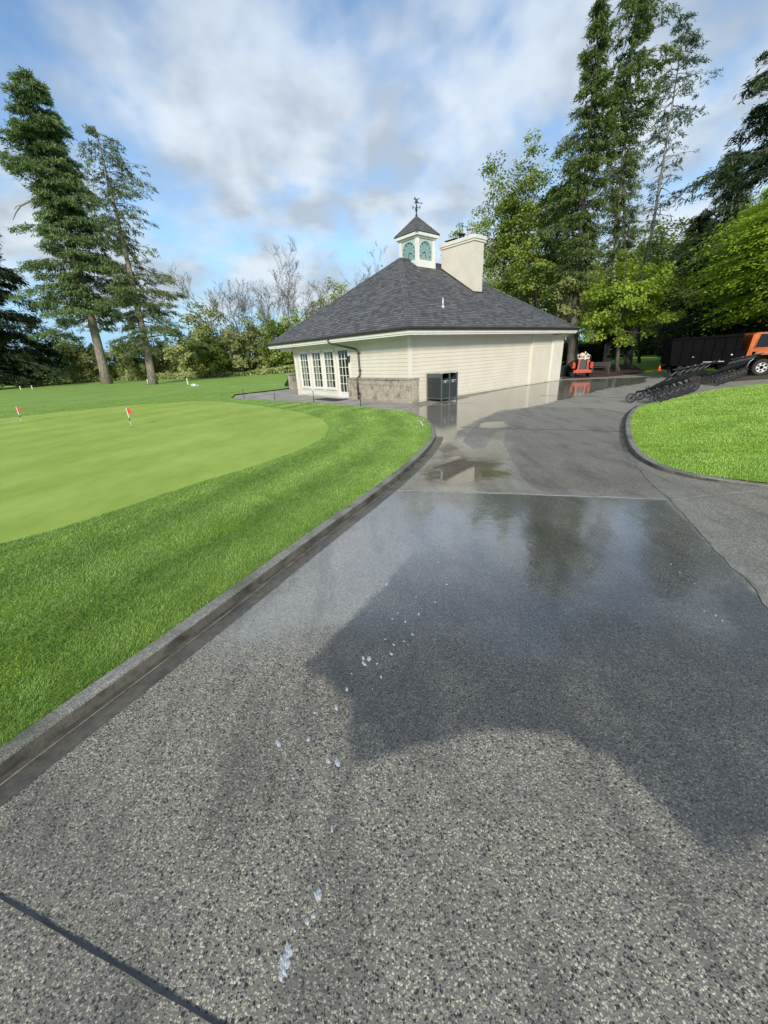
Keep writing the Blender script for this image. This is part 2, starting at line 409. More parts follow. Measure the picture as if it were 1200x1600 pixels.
# exposed-aggregate concrete, wet in places
def paving_mat(name, use_attr=True):
    m, t, b = material(name); co0 = objco(t); wn = t.nodes.new('ShaderNodeTexNoise'); t.links.new(co0, wn.inputs['Vector']); wn.inputs['Scale'].default_value = 140; wn.inputs['Detail'].default_value = 2
    wv_ = t.nodes.new('ShaderNodeVectorMath'); wv_.operation = 'MULTIPLY_ADD'; t.links.new(wn.outputs['Color'], wv_.inputs[0]); wv_.inputs[1].default_value = (.012, .012, .012); t.links.new(co0, wv_.inputs[2]); co = wv_.outputs[0]
    v1 = nd(t, 'ShaderNodeTexVoronoi', feature='F1'); t.links.new(co, v1.inputs['Vector']); v1.inputs['Scale'].default_value = 120; v1.inputs['Randomness'].default_value = 1
    v2 = nd(t, 'ShaderNodeTexVoronoi', feature='F1'); t.links.new(co, v2.inputs['Vector']); v2.inputs['Scale'].default_value = 58
    sepc = t.nodes.new('ShaderNodeSeparateColor'); t.links.new(v1.outputs['Color'], sepc.inputs[0])
    sepd = t.nodes.new('ShaderNodeSeparateColor'); t.links.new(v2.outputs['Color'], sepd.inputs[0])
    r1 = sepc.outputs[0]
    cr = t.nodes.new('ShaderNodeValToRGB'); t.links.new(r1, cr.inputs[0]); e = cr.color_ramp
    e.elements[0].position = 0; e.elements[0].color = (.012, .013, .016, 1); e.elements[1].position = 1; e.elements[1].color = (.50, .46, .37, 1)
    for p, c in ((.24, (.04, .04, .04)), (.45, (.215, .21, .19)), (.74, (.33, .32, .285)), (.93, (.52, .48, .38))):
        q = e.elements.new(p); q.color = (*c, 1)
    inst = mapr(t, v1.outputs['Distance'], .30, .62, 1, 0)
    c = mix(t, inst, (.155, .152, .135), cr.outputs[0])
    # scattered bigger stones: near-black, tan and a few almost white
    big = math_(t, 'MULTIPLY', mapr(t, v2.outputs['Distance'], .26, .40, 1, 0), math_(t, 'GREATER_THAN', sepd.outputs[0], .72))
    c2 = mix(t, math_(t, 'GREATER_THAN', sepd.outputs[1], .45), (.028, .030, .034), (.26, .235, .17))
    c = mix(t, big, c, c2)
    wh = math_(t, 'MULTIPLY', mapr(t, v2.outputs['Distance'], .16, .25, 1, 0), math_(t, 'GREATER_THAN', sepd.outputs[2], .975))
    c = mix(t, wh, c, (.62, .60, .54))
    # traffic film: broad darker blotches
    n0 = noise(t, co, .9, 5, .6, .4); n00 = noise(t, co, 4.5, 4, .6)
    c = mix(t, math_(t, 'MULTIPLY', mapr(t, n0, .45, .70), .40), c, (.06, .062, .062))
    c = mix(t, math_(t, 'MULTIPLY', mapr(t, n00, .5, .75), .22), c, (.05, .05, .05))
    lw = math_(t, 'SUBTRACT', 1.0, 0.0)
    hs0_ = 0; hs = math_(t, 'SUBTRACT', math_(t, 'ADD', math_(t, 'MULTIPLY', inst, .8), math_(t, 'MULTIPLY', big, 1.0)), math_(t, 'MULTIPLY', n00, .3))
    if use_attr:
        A = lambda n: nd(t, 'ShaderNodeAttribute', attribute_name=n).outputs['Fac']
        e1 = math_(t, 'MULTIPLY', math_(t, 'SUBTRACT', noise(t, co, 7, 5, .6), .5), .22)
        e2 = math_(t, 'MULTIPLY', math_(t, 'SUBTRACT', noise(t, co, 1.6, 5, .6), .5), 1.1)
        wet = mapr(t, math_(t, 'ADD', A('wet'), e2), .25, .85)
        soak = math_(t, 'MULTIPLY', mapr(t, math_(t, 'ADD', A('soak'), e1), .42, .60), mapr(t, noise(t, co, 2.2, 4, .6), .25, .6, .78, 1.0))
        pud = mapr(t, math_(t, 'ADD', A('pud'), math_(t, 'ADD', e1, math_(t, 'MULTIPLY', e2, .62))), .42, .62)
        dry = mapr(t, math_(t, 'ADD', A('dry'), e1), .46, .56)
        brown_area = mapr(t, math_(t, 'ADD', A('brown_area'), e2), .3, .8)
        far = A('far')
        c = mix(t, math_(t, 'MULTIPLY', far, .75), c, (.225, .22, .20)); c = mix(t, math_(t, 'MULTIPLY', math_(t, 'MULTIPLY', wet, math_(t, 'SUBTRACT', 1.0, math_(t, 'MULTIPLY', soak, A('soakfade')))), .35), c, (.32, .32, .31))  # wet area paled: lighter concrete plus sky sheen painted into the colour
        c = mix(t, brown_area, c, mix(t, n00, (.20, .17, .125), (.12, .10, .07)))  # brown tone laid over the slab beyond the cross joint
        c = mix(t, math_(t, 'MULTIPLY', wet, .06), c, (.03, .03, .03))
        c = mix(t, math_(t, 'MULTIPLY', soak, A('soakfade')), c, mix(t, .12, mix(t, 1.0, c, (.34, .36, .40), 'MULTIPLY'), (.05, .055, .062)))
        c = mix(t, math_(t, 'MULTIPLY', dry, .28), c, (.055, .056, .060))
        c = mix(t, math_(t, 'MULTIPLY', pud, .35), c, (.055, .05, .042))
        c = mix(t, 1.0, c, (1.34, 1.29, 1.18), 'MULTIPLY')
        # damp tyre bands and old grime running along the drive
        gr = noise(t, mapping(t, co, (2.2, .55, 1), (0, 0, R(18))), 1.3, 6, .65, .3)
        c = mix(t, math_(t, 'MULTIPLY', mapr(t, gr, .48, .66), .36), c, (.045, .045, .043))
        t.links.new(c, b.inputs['Base Color'])
        film = math_(t, 'MAXIMUM', wet, math_(t, 'MULTIPLY', soak, .6)); sheen = A('sheen')
        rp = noise(t, mapping(t, co, (1, 1, 1)), 2.6, 4, .6)
        rough = mapr(t, film, 0, 1, .72, .10, False)
        rough = math_(t, 'ADD', rough, math_(t, 'MULTIPLY', math_(t, 'SUBTRACT', rp, .5), .16))
        rough = math_(t, 'MULTIPLY', rough, mapr(t, sheen, 0, 1, 1, .10, False)); rough = math_(t, 'MULTIPLY', rough, mapr(t, pud, 0, 1, 1, .12, False))
        rough = math_(t, 'ADD', rough, math_(t, 'MULTIPLY', dry, .35), None, True)
        t.links.new(rough, b.inputs['Roughness'])
        t.links.new(mapr(t, math_(t, 'MAXIMUM', film, pud), 0, 1, .4, 1.0, False), b.inputs['Specular IOR Level'])
        # relief: stones drown as the film gets deeper; the moving film itself ripples
        keep = math_(t, 'MULTIPLY', mapr(t, film, 0, 1, 1, .16, False), math_(t, 'MULTIPLY', mapr(t, sheen, 0, 1, 1, .10, False), mapr(t, pud, 0, 1, 1, .02, False)))
        rip = math_(t, 'MULTIPLY', math_(t, 'MULTIPLY', noise(t, mapping(t, co, (1, 1, 1)), 26, 3, .6), .40), math_(t, 'MULTIPLY', film, mapr(t, pud, 0, 1, 1, .10, False)))
        rip = math_(t, 'MULTIPLY', rip, mapr(t, sheen, 0, 1, 1, .22, False))
        swell = math_(t, 'MULTIPLY', noise(t, mapping(t, co, (1, 1, 1)), 9, 2, .5), math_(t, 'MULTIPLY', sheen, .55))
        hh = math_(t, 'ADD', math_(t, 'ADD', math_(t, 'MULTIPLY', hs, keep), rip), swell)
        nb_ = bump(t, b, hh, .55, .004)
        t.links.new(math_(t, 'MULTIPLY', math_(t, 'MAXIMUM', sheen, math_(t, 'MULTIPLY', wet, .5)), math_(t, 'SUBTRACT', 1.0, dry)), b.inputs['Coat Weight']); t.links.new(math_(t, 'ADD', rough, .02), b.inputs['Coat Roughness']); b.inputs['Coat IOR'].default_value = 1.7; t.links.new(nb_, b.inputs['Coat Normal'])
    else:
        c = mix(t, .25, c, (.10, .10, .092))
        t.links.new(c, b.inputs['Base Color']); b.inputs['Roughness'].default_value = .75; bump(t, b, hs, .6, .004)
    return m
M_['paving'] = paving_mat('exposed_aggregate')

def kerb_mat():
    m, t, b = material('kerb_concrete'); co = objco(t)
    n1 = noise(t, co, 3, 5, .65); n2 = noise(t, co, 70, 3, .7)
    v = nd(t, 'ShaderNodeTexVoronoi', feature='F1'); t.links.new(co, v.inputs['Vector']); v.inputs['Scale'].default_value = 110
    s_ = t.nodes.new('ShaderNodeSeparateColor'); t.links.new(v.outputs['Color'], s_.inputs[0])
    c = mix(t, s_.outputs[0], (.16, .155, .135), (.34, .325, .275))
    c = mix(t, mapr(t, n1, .45, .75), c, (.11, .105, .085))
    c = mix(t, math_(t, 'MULTIPLY', mapr(t, noise(t, co, 1.3, 4), .5, .7), .5), c, (.07, .075, .045))
    t.links.new(c, b.inputs['Base Color'])
    t.links.new(mapr(t, n1, .3, .7, .5, .8), b.inputs['Roughness']); bump(t, b, math_(t, 'ADD', n2, v.outputs['Distance']), .5, .006)
    return m
M_['kerb'] = kerb_mat()
M_['gutter_wet'] = simple('wet_gutter_strip', (.11, .10, .075), .28, 0, .35, 3, .35, 90)
M_['joint_pale'] = simple('pale_joint', (.24, .24, .225), .35, 0, .35, 6, .3)
M_['joint_dark'] = simple('dark_joint', (.03, .035, .04), .45, 0, .3, 6, .3)

def turf_mat(name, a, b_, stripe=None, rough=.8, fine=90, bs=.5):
    m, t, b = material(name); co = objco(t)
    n1 = noise(t, co, .35, 5, .6, .5); n2 = noise(t, mapping(t, co, (1, .45, 1), (0, 0, R(25))), 3.2, 5, .65); n3 = noise(t, co, fine, 3, .7)
    f = math_(t, 'ADD', math_(t, 'MULTIPLY', n1, .45), math_(t, 'ADD', math_(t, 'MULTIPLY', n2, .3), math_(t, 'MULTIPLY', n3, .25)))
    f = mapr(t, f, .36, .64)
    if stripe:
        wv = nd(t, 'ShaderNodeTexWave', wave_type='BANDS'); t.links.new(mapping(t, co, (1, 1, 1), (0, 0, stripe[1])), wv.inputs['Vector'])
        wv.inputs['Scale'].default_value = stripe[0]; wv.inputs['Distortion'].default_value = 1.5; wv.inputs['Detail'].default_value = 2
        f = math_(t, 'ADD', math_(t, 'MULTIPLY', f, 1 - stripe[2]), math_(t, 'MULTIPLY', wv.outputs['Fac'], stripe[2]))
    c = mix(t, f, a, b_)
    t.links.new(c, b.inputs['Base Color']); b.inputs['Roughness'].default_value = rough; b.inputs['Specular IOR Level'].default_value = .2
    bump(t, b, math_(t, 'ADD', n3, math_(t, 'MULTIPLY', n2, .6)), bs, .02)
    return m
M_['lawn'] = turf_mat('lawn_turf', (.17, .29, .05), (.30, .44, .095), (.22, R(40), .25))
M_['lawn_right'] = turf_mat('bright_lawn_turf', (.13, .24, .025), (.24, .38, .05))
M_['green'] = turf_mat('putting_green_turf', (.25, .365, .048), (.40, .52, .10), (.16, R(28), .24), .7, 220, .3)
M_['collar'] = turf_mat('collar_turf', (.15, .27, .045), (.25, .39, .075), None, .8, 120, .5)
M_['fairway'] = turf_mat('fairway_turf', (.20, .33, .045), (.26, .40, .06), None, .75, 60, .2)
M_['ground'] = turf_mat('rough_ground', (.05, .09, .02), (.10, .16, .035), None, .9, 20, .6)
M_['mulch'] = simple('bark_mulch', (.075, .035, .022), .9, 0, .55, 9, .9, 25)
M_['soil'] = simple('dark_soil', (.085, .062, .042), .9, 0, .45, 5, .8, 20)

# ------------------------------------------------------------------ ground, paving
def dist_poly(P, poly):
    """signed distance (inside positive) of points P (n,2) to polygon"""
    poly = np.array(poly); n = len(poly); d = np.full(len(P), 1e9); ins = np.zeros(len(P), bool)
    for i in range(n):
        a = poly[i]; b = poly[(i + 1) % n]; ab = b - a
        t = np.clip(((P - a) @ ab) / max(ab @ ab, 1e-12), 0, 1)
        q = a + t[:, None] * ab; d = np.minimum(d, np.hypot(*(P - q).T))
        c = ((a[1] > P[:, 1]) != (b[1] > P[:, 1]))
        xx = (b[0] - a[0]) * (P[:, 1] - a[1]) / (b[1] - a[1] + 1e-12) + a[0]
        ins ^= c & (P[:, 0] < xx)
    return np.where(ins, d, -d)
def W2(pts): return [G(x, y)[:2] for x, y in pts]

def plane_obj(name, poly, z, mat, label=None):
    me = bpy.data.meshes.new(name)
    import bmesh
    bm = bmesh.new(); vs_ = [bm.verts.new((x, y, z)) for x, y in poly]; f = bm.faces.new(vs_)
    if f.normal.z < 0 or True: bm.normal_update()
    if f.normal.z < 0: f.normal_flip()
    bmesh.ops.triangulate(bm, faces=[f]); bm.to_mesh(me); bm.free()
    o = link(name, me, mat); tag(o, kind='structure'); return o

plane_obj('ground', [(-900, -60), (900, -60), (900, 1500), (-900, 1500)], -.03, M_['ground'])
# paved surface: a fan-shaped grid, finer near the viewer
ny, nx = 330, 420
yy = np.concatenate([np.linspace(-1.2, .2, 12)[:-1], np.geomspace(.2 + .6, 36 + .6, ny - 11) - .6])
ny = len(yy)
sx = np.linspace(-1, 1, nx)
X = np.empty((ny, nx)); 
for j, y_ in enumerate(yy):
    hw = max(y_, 0) * 1.0 + 2.9
    X[j] = sx * hw + max(y_, 0) * .32
Y = np.repeat(yy[:, None], nx, 1)
P2 = np.stack([X.ravel(), Y.ravel()], 1)
def soft(poly, width): return np.clip(.5 + dist_poly(P2, poly) / (2 * width), 0, 1)
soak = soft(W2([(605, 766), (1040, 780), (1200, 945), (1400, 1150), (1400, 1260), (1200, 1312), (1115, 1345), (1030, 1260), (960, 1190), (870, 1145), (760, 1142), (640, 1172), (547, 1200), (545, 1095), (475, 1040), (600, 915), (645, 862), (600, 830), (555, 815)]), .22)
wetF = soft(W2([(560, 800), (605, 766), (1040, 780), (1190, 945), (1130, 1010), (980, 1010), (800, 1040), (600, 1010), (420, 1000), (300, 1000), (330, 975), (480, 860)]), .55)
wetM = soft(W2([(603, 765), (651, 724), (680, 690), (740, 680), (800, 690), (800, 720), (830, 765), (1040, 780), (1190, 945)]), .35)
wet = np.maximum(wetF, wetM)
pudP = [(560, 640), (655, 636), (700, 627), (800, 606), (880, 594), (1010, 589), (1010, 598), (950, 607), (870, 628), (845, 634), (790, 641), (760, 650), (735, 664), (715, 680), (715, 700), (700, 712), (684, 712), (684, 690), (660, 655)]
pud = soft(W2(pudP), .5)
isl = soft(W2([(748, 668), (752, 660), (790, 658), (796, 666), (770, 671)]), .25)
pudK = soft(W2([(950, 690), (976, 688), (990, 712), (998, 722), (985, 722), (965, 705)]), .16)
pudG = soft(W2([(640, 745), (660, 722), (690, 705), (740, 712), (800, 722), (790, 752), (700, 762)]), .9) * .88
pud = np.maximum.reduce([pud, isl, pudK, pudG])
dry = soft(W2([(722, 690), (735, 672), (745, 662), (760, 652), (790, 643), (845, 635), (940, 638), (985, 645), (985, 700), (1005, 733), (1040, 779), (860, 773), (830, 762), (815, 745), (800, 720), (787, 692), (790, 672), (772, 678), (758, 700), (740, 702)]), .2)
dry = np.minimum(dry, 1 - isl)
brown_area = soft(W2([(606, 763), (640, 735), (690, 700), (760, 700), (800, 720), (815, 755), (760, 766)]), .7) * .8
far = np.clip((np.hypot(P2[:, 0], P2[:, 1]) - 5) / 7, 0, 1)
idx = np.arange(ny * nx).reshape(ny, nx)
Fq = np.stack([idx[:-1, :-1], idx[:-1, 1:], idx[1:, 1:], idx[1:, :-1]], -1).reshape(-1, 4)
V = np.stack([P2[:, 0], P2[:, 1], np.zeros(len(P2))], 1)
dist_ = P2[:, 1]
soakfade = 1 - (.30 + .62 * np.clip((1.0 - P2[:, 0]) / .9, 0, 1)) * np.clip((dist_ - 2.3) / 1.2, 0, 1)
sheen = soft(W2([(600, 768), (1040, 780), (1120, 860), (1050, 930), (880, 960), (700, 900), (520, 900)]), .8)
drv = np_mesh('driveway', V, Fq, M_['paving'], None, dict(wet=wet, soak=soak, pud=pud, dry=dry, brown_area=brown_area, far=far, soakfade=soakfade, sheen=sheen))
tag(drv, kind='structure')

# joints between slabs
def strip(name, pts, wd, z0, z1, mat):
    b = MB(); pts = [Vector((*p, 0)) for p in pts]
    Lf, Rt = [], []
    for i, p in enumerate(pts):
        d = (pts[min(i + 1, len(pts) - 1)] - pts[max(i - 1, 0)]).normalized(); nrm = Vector((-d.y, d.x, 0))
        wj = wd * (1 + .25 * math.sin(i * 2.3)); Lf.append(p + nrm * wj / 2); Rt.append(p - nrm * wj / 2)
    n = len(pts); vs_ = []
    for i in range(n):
        vs_ += [(Lf[i].x, Lf[i].y, z0), (Rt[i].x, Rt[i].y, z0), (Rt[i].x, Rt[i].y, z1), (Lf[i].x, Lf[i].y, z1)]
    fs = []
    for i in range(n - 1):
        a = i * 4; c = a + 4
        fs += [(a + 2, a + 3, c + 3, c + 2), (a + 3, a, c, c + 3), (a + 1, a + 2, c + 2, c + 1)]
    fs += [(0, 1, 2, 3), (4 * n - 4, 4 * n - 1, 4 * n - 2, 4 * n - 3)]
    b.add(vs_, fs); o = b.build(name, mat); tag(o, kind='structure'); return o
def dens(pts, step=.15, wob=.008):
    out = []
    for a, c in zip(pts[:-1], pts[1:]):
        a = np.array(a); c = np.array(c); n = max(1, int(np.hypot(*(c - a)) / step))
        for i in range(n): out.append(tuple(a + (c - a) * i / n + rs.normal(0, wob, 2)))
    out.append(tuple(pts[-1])); return out
strip('slab_joint', dens(W2([(603, 765), (800, 771), (1040, 780)])), .016, .0, .004, M_['joint_pale'])
strip('slab_joint', dens(W2([(1043, 780), (1120, 772), (1196, 765)])), .022, .0, .005, M_['kerb'])
strip('slab_joint', dens(W2([(985, 716), (995, 724), (1008, 745), (1024, 761), (1048, 780), (1064, 799), (1120, 860), (1179, 921), (1200, 945), (1300, 1050)])), .024, .0, .006, M_['kerb'])
strip('slab_joint', dens(W2([(995, 724), (1008, 745), (1024, 761), (1048, 780), (1064, 799), (1100, 840)]), .1, .004), .008, .006, .008, M_['joint_pale'])
strip('slab_joint', dens(W2([(720, 668), (971, 674)])), .022, .0, .004, M_['joint_dark'])
strip('slab_joint', dens(W2([(-60, 1364), (0, 1400), (340, 1600), (430, 1650)]), .1, .0006), .011, .0, .003, M_['joint_dark'])
strip('slab_joint', dens(W2([(845, 618), (1000, 622)])), .03, .0, .004, M_['joint_dark'])
strip('slab_joint', dens(W2([(560, 634), (640, 633), (745, 630)])), .03, .0, .004, M_['joint_pale'])

# kerbs
def smooth_line(pts, it=2):
    pts = [np.array(p, float) for p in pts]
    for _ in range(it):
        q = [pts[0]]
        for a, c in zip(pts[:-1], pts[1:]): q += [a * .75 + c * .25, a * .25 + c * .75]
        q.append(pts[-1]); pts = q
    return pts
def offset_line(pts, d):
    out = []; n = len(pts)
    for i, p in enumerate(pts):
        t = pts[min(i + 1, n - 1)] - pts[max(i - 1, 0)]; t = t / np.hypot(*t)
        out.append(p + np.array([-t[1], t[0]]) * (d[i] if hasattr(d, '__len__') else d))
    return out
def kerb(name, line, side, hs):
    """profile swept along the line; side=+1: grass on the left of the walking direction"""
    n = len(line); hts = np.interp(np.linspace(0, 1, n), np.linspace(0, 1, len(hs)), hs)
    prof = [(0, -.02), (.004, .80), (.008, .94), (.018, 1.0), (.094, 1.0), (.100, .9), (.100, -.02)]
    rows = []
    for (d, hz) in prof:
        ln = offset_line(line, side * d); rows.append([(p[0], p[1], (hz * hts[i]) if hz > 0 else -.02) for i, p in enumerate(ln)])
    V_ = []; F_ = []
    k = len(prof)
    for i in range(n):
        for r_ in rows: V_.append(r_[i])
    for i in range(n - 1):
        for j in range(k - 1):
            a = i * k + j; F_.append((a, a + 1, a + 1 + k, a + k))
    b = MB(); b.add(V_, F_); o = b.build(name, M_['kerb']); tag(o, kind='structure'); return o
KL = smooth_line(W2([(-330, 1500), (-120, 1308), (32, 1192), (144, 1109), (320, 979), (480, 856), (603, 765), (651, 724), (675, 697), (683, 681), (676, 665), (661, 653), (640, 646)]))
KLtop = offset_line(KL, .100)
kerb('kerb', KL, 1, [.085, .085, .085, .085, .085, .075, .06, .045])
KR = smooth_line(W2([(1000, 634), (984, 645), (976, 660), (976, 684), (987, 711), (1019, 732), (1067, 745), (1109, 752), (1200, 763), (1330, 775), (1500, 790)]))
kerb('kerb', KR, 1, [.05, .07, .08, .08, .07, .05, .035, .03, .03])
KRtop = offset_line(KR, .100)
def ribbon(name, line, d0, d1, z, mat):
    A_ = offset_line(line, d0); B_ = offset_line(line, d1); b = MB(); vs_ = []; n = len(line)
    for p, q in zip(A_, B_): vs_ += [(p[0], p[1], z), (q[0], q[1], z)]
    b.add(vs_, [(2 * i, 2 * i + 1, 2 * i + 3, 2 * i + 2) for i in range(n - 1)]); o = b.build(name, mat); tag(o, kind='structure'); return o
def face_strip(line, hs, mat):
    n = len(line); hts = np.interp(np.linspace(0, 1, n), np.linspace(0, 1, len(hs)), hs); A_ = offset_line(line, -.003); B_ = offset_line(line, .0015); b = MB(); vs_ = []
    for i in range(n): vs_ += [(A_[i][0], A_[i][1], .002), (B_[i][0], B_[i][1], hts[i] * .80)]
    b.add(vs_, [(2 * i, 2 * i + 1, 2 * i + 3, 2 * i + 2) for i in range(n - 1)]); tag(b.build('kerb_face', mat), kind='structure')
M_['kerb_dark'] = simple('dark_kerb_face', (.12, .112, .09), .35, 0, .4, 4, .6, 80)  # darker, smoother tone for the strip along the kerb faces
face_strip(KL, [.085, .085, .085, .085, .085, .075, .06, .045], M_['kerb_dark']); face_strip(KR, [.05, .07, .08, .08, .07, .05, .035, .03, .03], M_['kerb_dark'])
ribbon('gutter', KL[:-14], -.004, -.17, .004, M_['gutter_wet'])
ribbon('gutter_line', KL[8:-14], -.045, -.056, .008, M_['joint_pale'])
ribbon('gutter', KR[:18], -.004, -.10, .004, M_['gutter_wet'])

# lawns, as raised turf sheets
LZ = .068
pat_low = W2([(640, 645), (613, 644), (560, 638), (491, 632), (431, 629), (361, 624)])
pat_top = W2([(367, 618), (427, 611), (459, 607)])
lawnL = [tuple(p) for p in KLtop] + [tuple(p) for p in pat_low] + [tuple(p) for p in pat_top] + [(-5.2, 31), (6, 40), (6, 140), (-160, 140), (-160, -6), (KLtop[0][0] - .6, -6)]
plane_obj('lawn', lawnL, LZ, M_['lawn'])
LRpts = W2([(1031, 630), (1079, 619), (1109, 612), (1157, 605), (1200, 602), (1300, 594)])
# mounded right lawn
lawnR = [tuple(p) for p in KRtop][::-1] + [tuple(p) for p in LRpts] + [(30, 14), (30, 3)]
rpoly = np.array(lawnR)
gx, gy = np.meshgrid(np.arange(3.5, 31, .22), np.arange(2.5, 17.5, .22)); gp = np.stack([gx.ravel(), gy.ravel()], 1)
gd = dist_poly(gp, rpoly)
def zR(d): return .045 + .17 * (1 - np.exp(-np.maximum(d, 0) / 1.6))
import bmesh
def lawn_right():
    bm = bmesh.new()
    vs_ = [bm.verts.new((x, y, .0)) for x, y in rpoly]
    f = bm.faces.new(vs_); bm.normal_update()
    if f.normal.z < 0: f.normal_flip()
    bmesh.ops.triangulate(bm, faces=[f])
    for cut in range(3, 31):
        bmesh.ops.bisect_plane(bm, geom=bm.verts[:] + bm.edges[:] + bm.faces[:], plane_co=(cut * .9, 0, 0), plane_no=(1, 0, 0))
    for cut in range(2, 20):
        bmesh.ops.bisect_plane(bm, geom=bm.verts[:] + bm.edges[:] + bm.faces[:], plane_co=(0, cut * .8, 0), plane_no=(0, 1, 0))
    P_ = np.array([v.co[:2] for v in bm.verts]); d = dist_poly(P_, rpoly); z = zR(np.maximum(d, 0))
    for v, q in zip(bm.verts, z): v.co.z = q
    me = bpy.data.meshes.new('lawn'); bm.to_mesh(me); bm.free()
    for p in me.polygons: p.use_smooth = True
    o = link('lawn', me, M_['lawn_right']); tag(o, kind='structure')
lawn_right()
# putting green, a mown sheet lying on the lawn
GR = smooth_line(W2([(-200, 905), (0, 862), (110, 832), (300, 765), (420, 728), (490, 700), (515, 680), (512, 664), (485, 650), (430, 640), (370, 632), (330, 628), (240, 632), (150, 640), (0, 657), (-200, 680)]), 2)
plane_obj('putting_green', [tuple(p) for p in GR] + [(-40, 14), (-30, 1)], LZ + .004, M_['green'])
ribbon('green_collar', GR[3:-3], .0, -.28, LZ + .006, M_['collar'])
plane_obj('fairway', [tuple(p) for p in smooth_line([G(x, y)[:2] for x, y in ((300, 604), (340, 603), (400, 598), (458, 594), (458, 588), (400, 592), (330, 597), (270, 601))], 2)], LZ + .005, M_['fairway'])
plane_obj('fairway', [tuple(p) for p in smooth_line([G(x, y)[:2] for x, y in ((60, 612), (150, 606), (240, 604), (300, 606), (230, 613), (130, 622), (60, 626))], 2)], LZ + .004, M_['lawn'])
# lawn behind the trees at right, mulch bed, soil under the truck
plane_obj('lawn', [G(1002, 584)[:2], G(1060, 584)[:2], (19, 24), (40, 22), (110, 60), (90, 110), (30, 110), (22, 60), G(990, 572)[:2]], .012, M_['fairway'])
bed = smooth_line(W2([(878, 592), (925, 590), (962, 588), (1000, 583.5), (1012, 580), (1000, 577), (990, 570), (930, 568), (880, 570)]), 2)
plane_obj('mulch_bed', [tuple(p) for p in bed], .03, M_['mulch'])
plane_obj('soil_strip', W2([(1075, 603), (1120, 598), (1200, 592), (1320, 580), (1320, 566), (1200, 575), (1075, 588)]), .02, M_['soil'])

# ------------------------------------------------------------------ grass blades
def wave_noise(x, y, seed, f0=.5, oct_=4):
    r_ = np.random.RandomState(seed); s = 0; a = 1; tot = 0
    for o in range(oct_):
        for _ in range(4):
            th = r_.uniform(0, 6.28); ph = r_.uniform(0, 6.28); f = f0 * (1.9 ** o) * r_.uniform(.7, 1.3)
            s = s + a * np.sin((x * np.cos(th) + y * np.sin(th)) * f * 2 * np.pi + ph) / 4
        tot += a; a *= .6
    return s / tot * 1.6
def blades(name, N_, rmin, rmax, th0, th1, inside, hfun, zfun, mat, seed, lean=.5):
    r_ = np.random.RandomState(seed)
    r = np.exp(r_.uniform(np.log(rmin), np.log(rmax), N_)); th = r_.uniform(th0, th1, N_)
    x = r * np.sin(th); y = r * np.cos(th)
    k = inside(np.stack([x, y], 1)); x, y, r = x[k], y[k], r[k]; n = len(x)
    hgt = hfun(r) * r_.uniform(.55, 1.25, n)
    wd = np.clip(.0013 * r, .0018, .020) * r_.uniform(.7, 1.3, n)
    clump = wave_noise(x, y, seed + 1, .9); clump2 = wave_noise(x, y, seed + 5, 3.5)
    ang = wave_noise(x, y, seed + 2, .5) * 2.4 + wave_noise(x, y, seed + 9, 2.5) * 1.2 + r_.normal(0, .8, n)
    ln = lean * r_.uniform(.3, 1.6, n) * (1 + .4 * clump2)
    dx, dy = np.cos(ang), np.sin(ang); px, py = -dy, dx
    fa = r_.uniform(0, np.pi, n); px, py = np.cos(fa), np.sin(fa)
    z0 = zfun(x, y) - .004
    hgt = hgt * (1 + .22 * clump)
    V = np.empty((n, 5, 3))
    for j, (hz, of, w_) in enumerate(((0, 0, 1), (0, 0, -1), (.55, .3, .8), (.55, .3, -.8), (1, 1, 0))):
        V[:, j, 0] = x + dx * hgt * ln * of + px * wd * w_ * .5
        V[:, j, 1] = y + dy * hgt * ln * of + py * wd * w_ * .5
        V[:, j, 2] = z0 + hgt * hz * (1 - .25 * ln * of)
    b = np.arange(n)[:, None] * 5
    F = np.concatenate([b + [0, 1, 3], b + [0, 3, 2], b + [2, 3, 4]], 0)
    band = np.sin(-dist_poly(np.stack([x, y], 1), KLpoly) * 2 * np.pi / 1.15 + .6 * clump) if seed == 3 else 0
    tint = np.clip(.42 + .22 * clump + .10 * clump2 + .20 * band + r_.normal(0, .17, n), 0, 1)
    dead = np.repeat((r_.rand(n) < .03).astype(float), 5)
    return tag(np_mesh(name, V.reshape(-1, 3), F, mat, None, dict(tint=np.repeat(tint, 5), dead=dead)), kind='stuff')
def blade_mat(name, dark, light):
    m = leaf_mat(name, dark, light, .3, .45); t = m.node_tree; b = t.nodes['Principled BSDF']
    src = b.inputs['Base Color'].links[0].from_socket
    dd = nd(t, 'ShaderNodeAttribute', attribute_name='dead').outputs['Fac']
    co = objco(t); y = mapr(t, noise(t, co, .9, 3, .5), .60, .72)
    c = mix(t, math_(t, 'MULTIPLY', y, .55), src, (.34, .50, .05)); c = mix(t, dd, c, (.22, .19, .07))
    t.links.new(c, b.inputs['Base Color']); return m
M_['blade'] = blade_mat('grass_blades', (.105, .20, .04), (.38, .52, .14))
M_['blade_right'] = blade_mat('bright_grass_blades', (.19, .34, .05), (.50, .68, .16))
KLpoly = np.array([tuple(p) for p in KLtop] + [tuple(p + np.array([40.0, 0])) for p in KLtop[::-1]]); lawn_arr = np.array(lawnL); green_arr = np.array([tuple(p) for p in GR] + [(-40, 14), (-30, 1)])
def insideL(P): return (dist_poly(P, lawn_arr) > -.012) & (dist_poly(P, green_arr) < .02) & (P[:, 1] < 60)
blades('grass', 760000, 1.5, 30, R(-66), R(12), insideL, lambda r: np.full_like(r, .032), lambda x, y: np.full_like(x, LZ), M_['blade'], 3)
def insideR(P): return dist_poly(P, rpoly) > -.01
def zRf(x, y): return zR(dist_poly(np.stack([x, y], 1), rpoly))
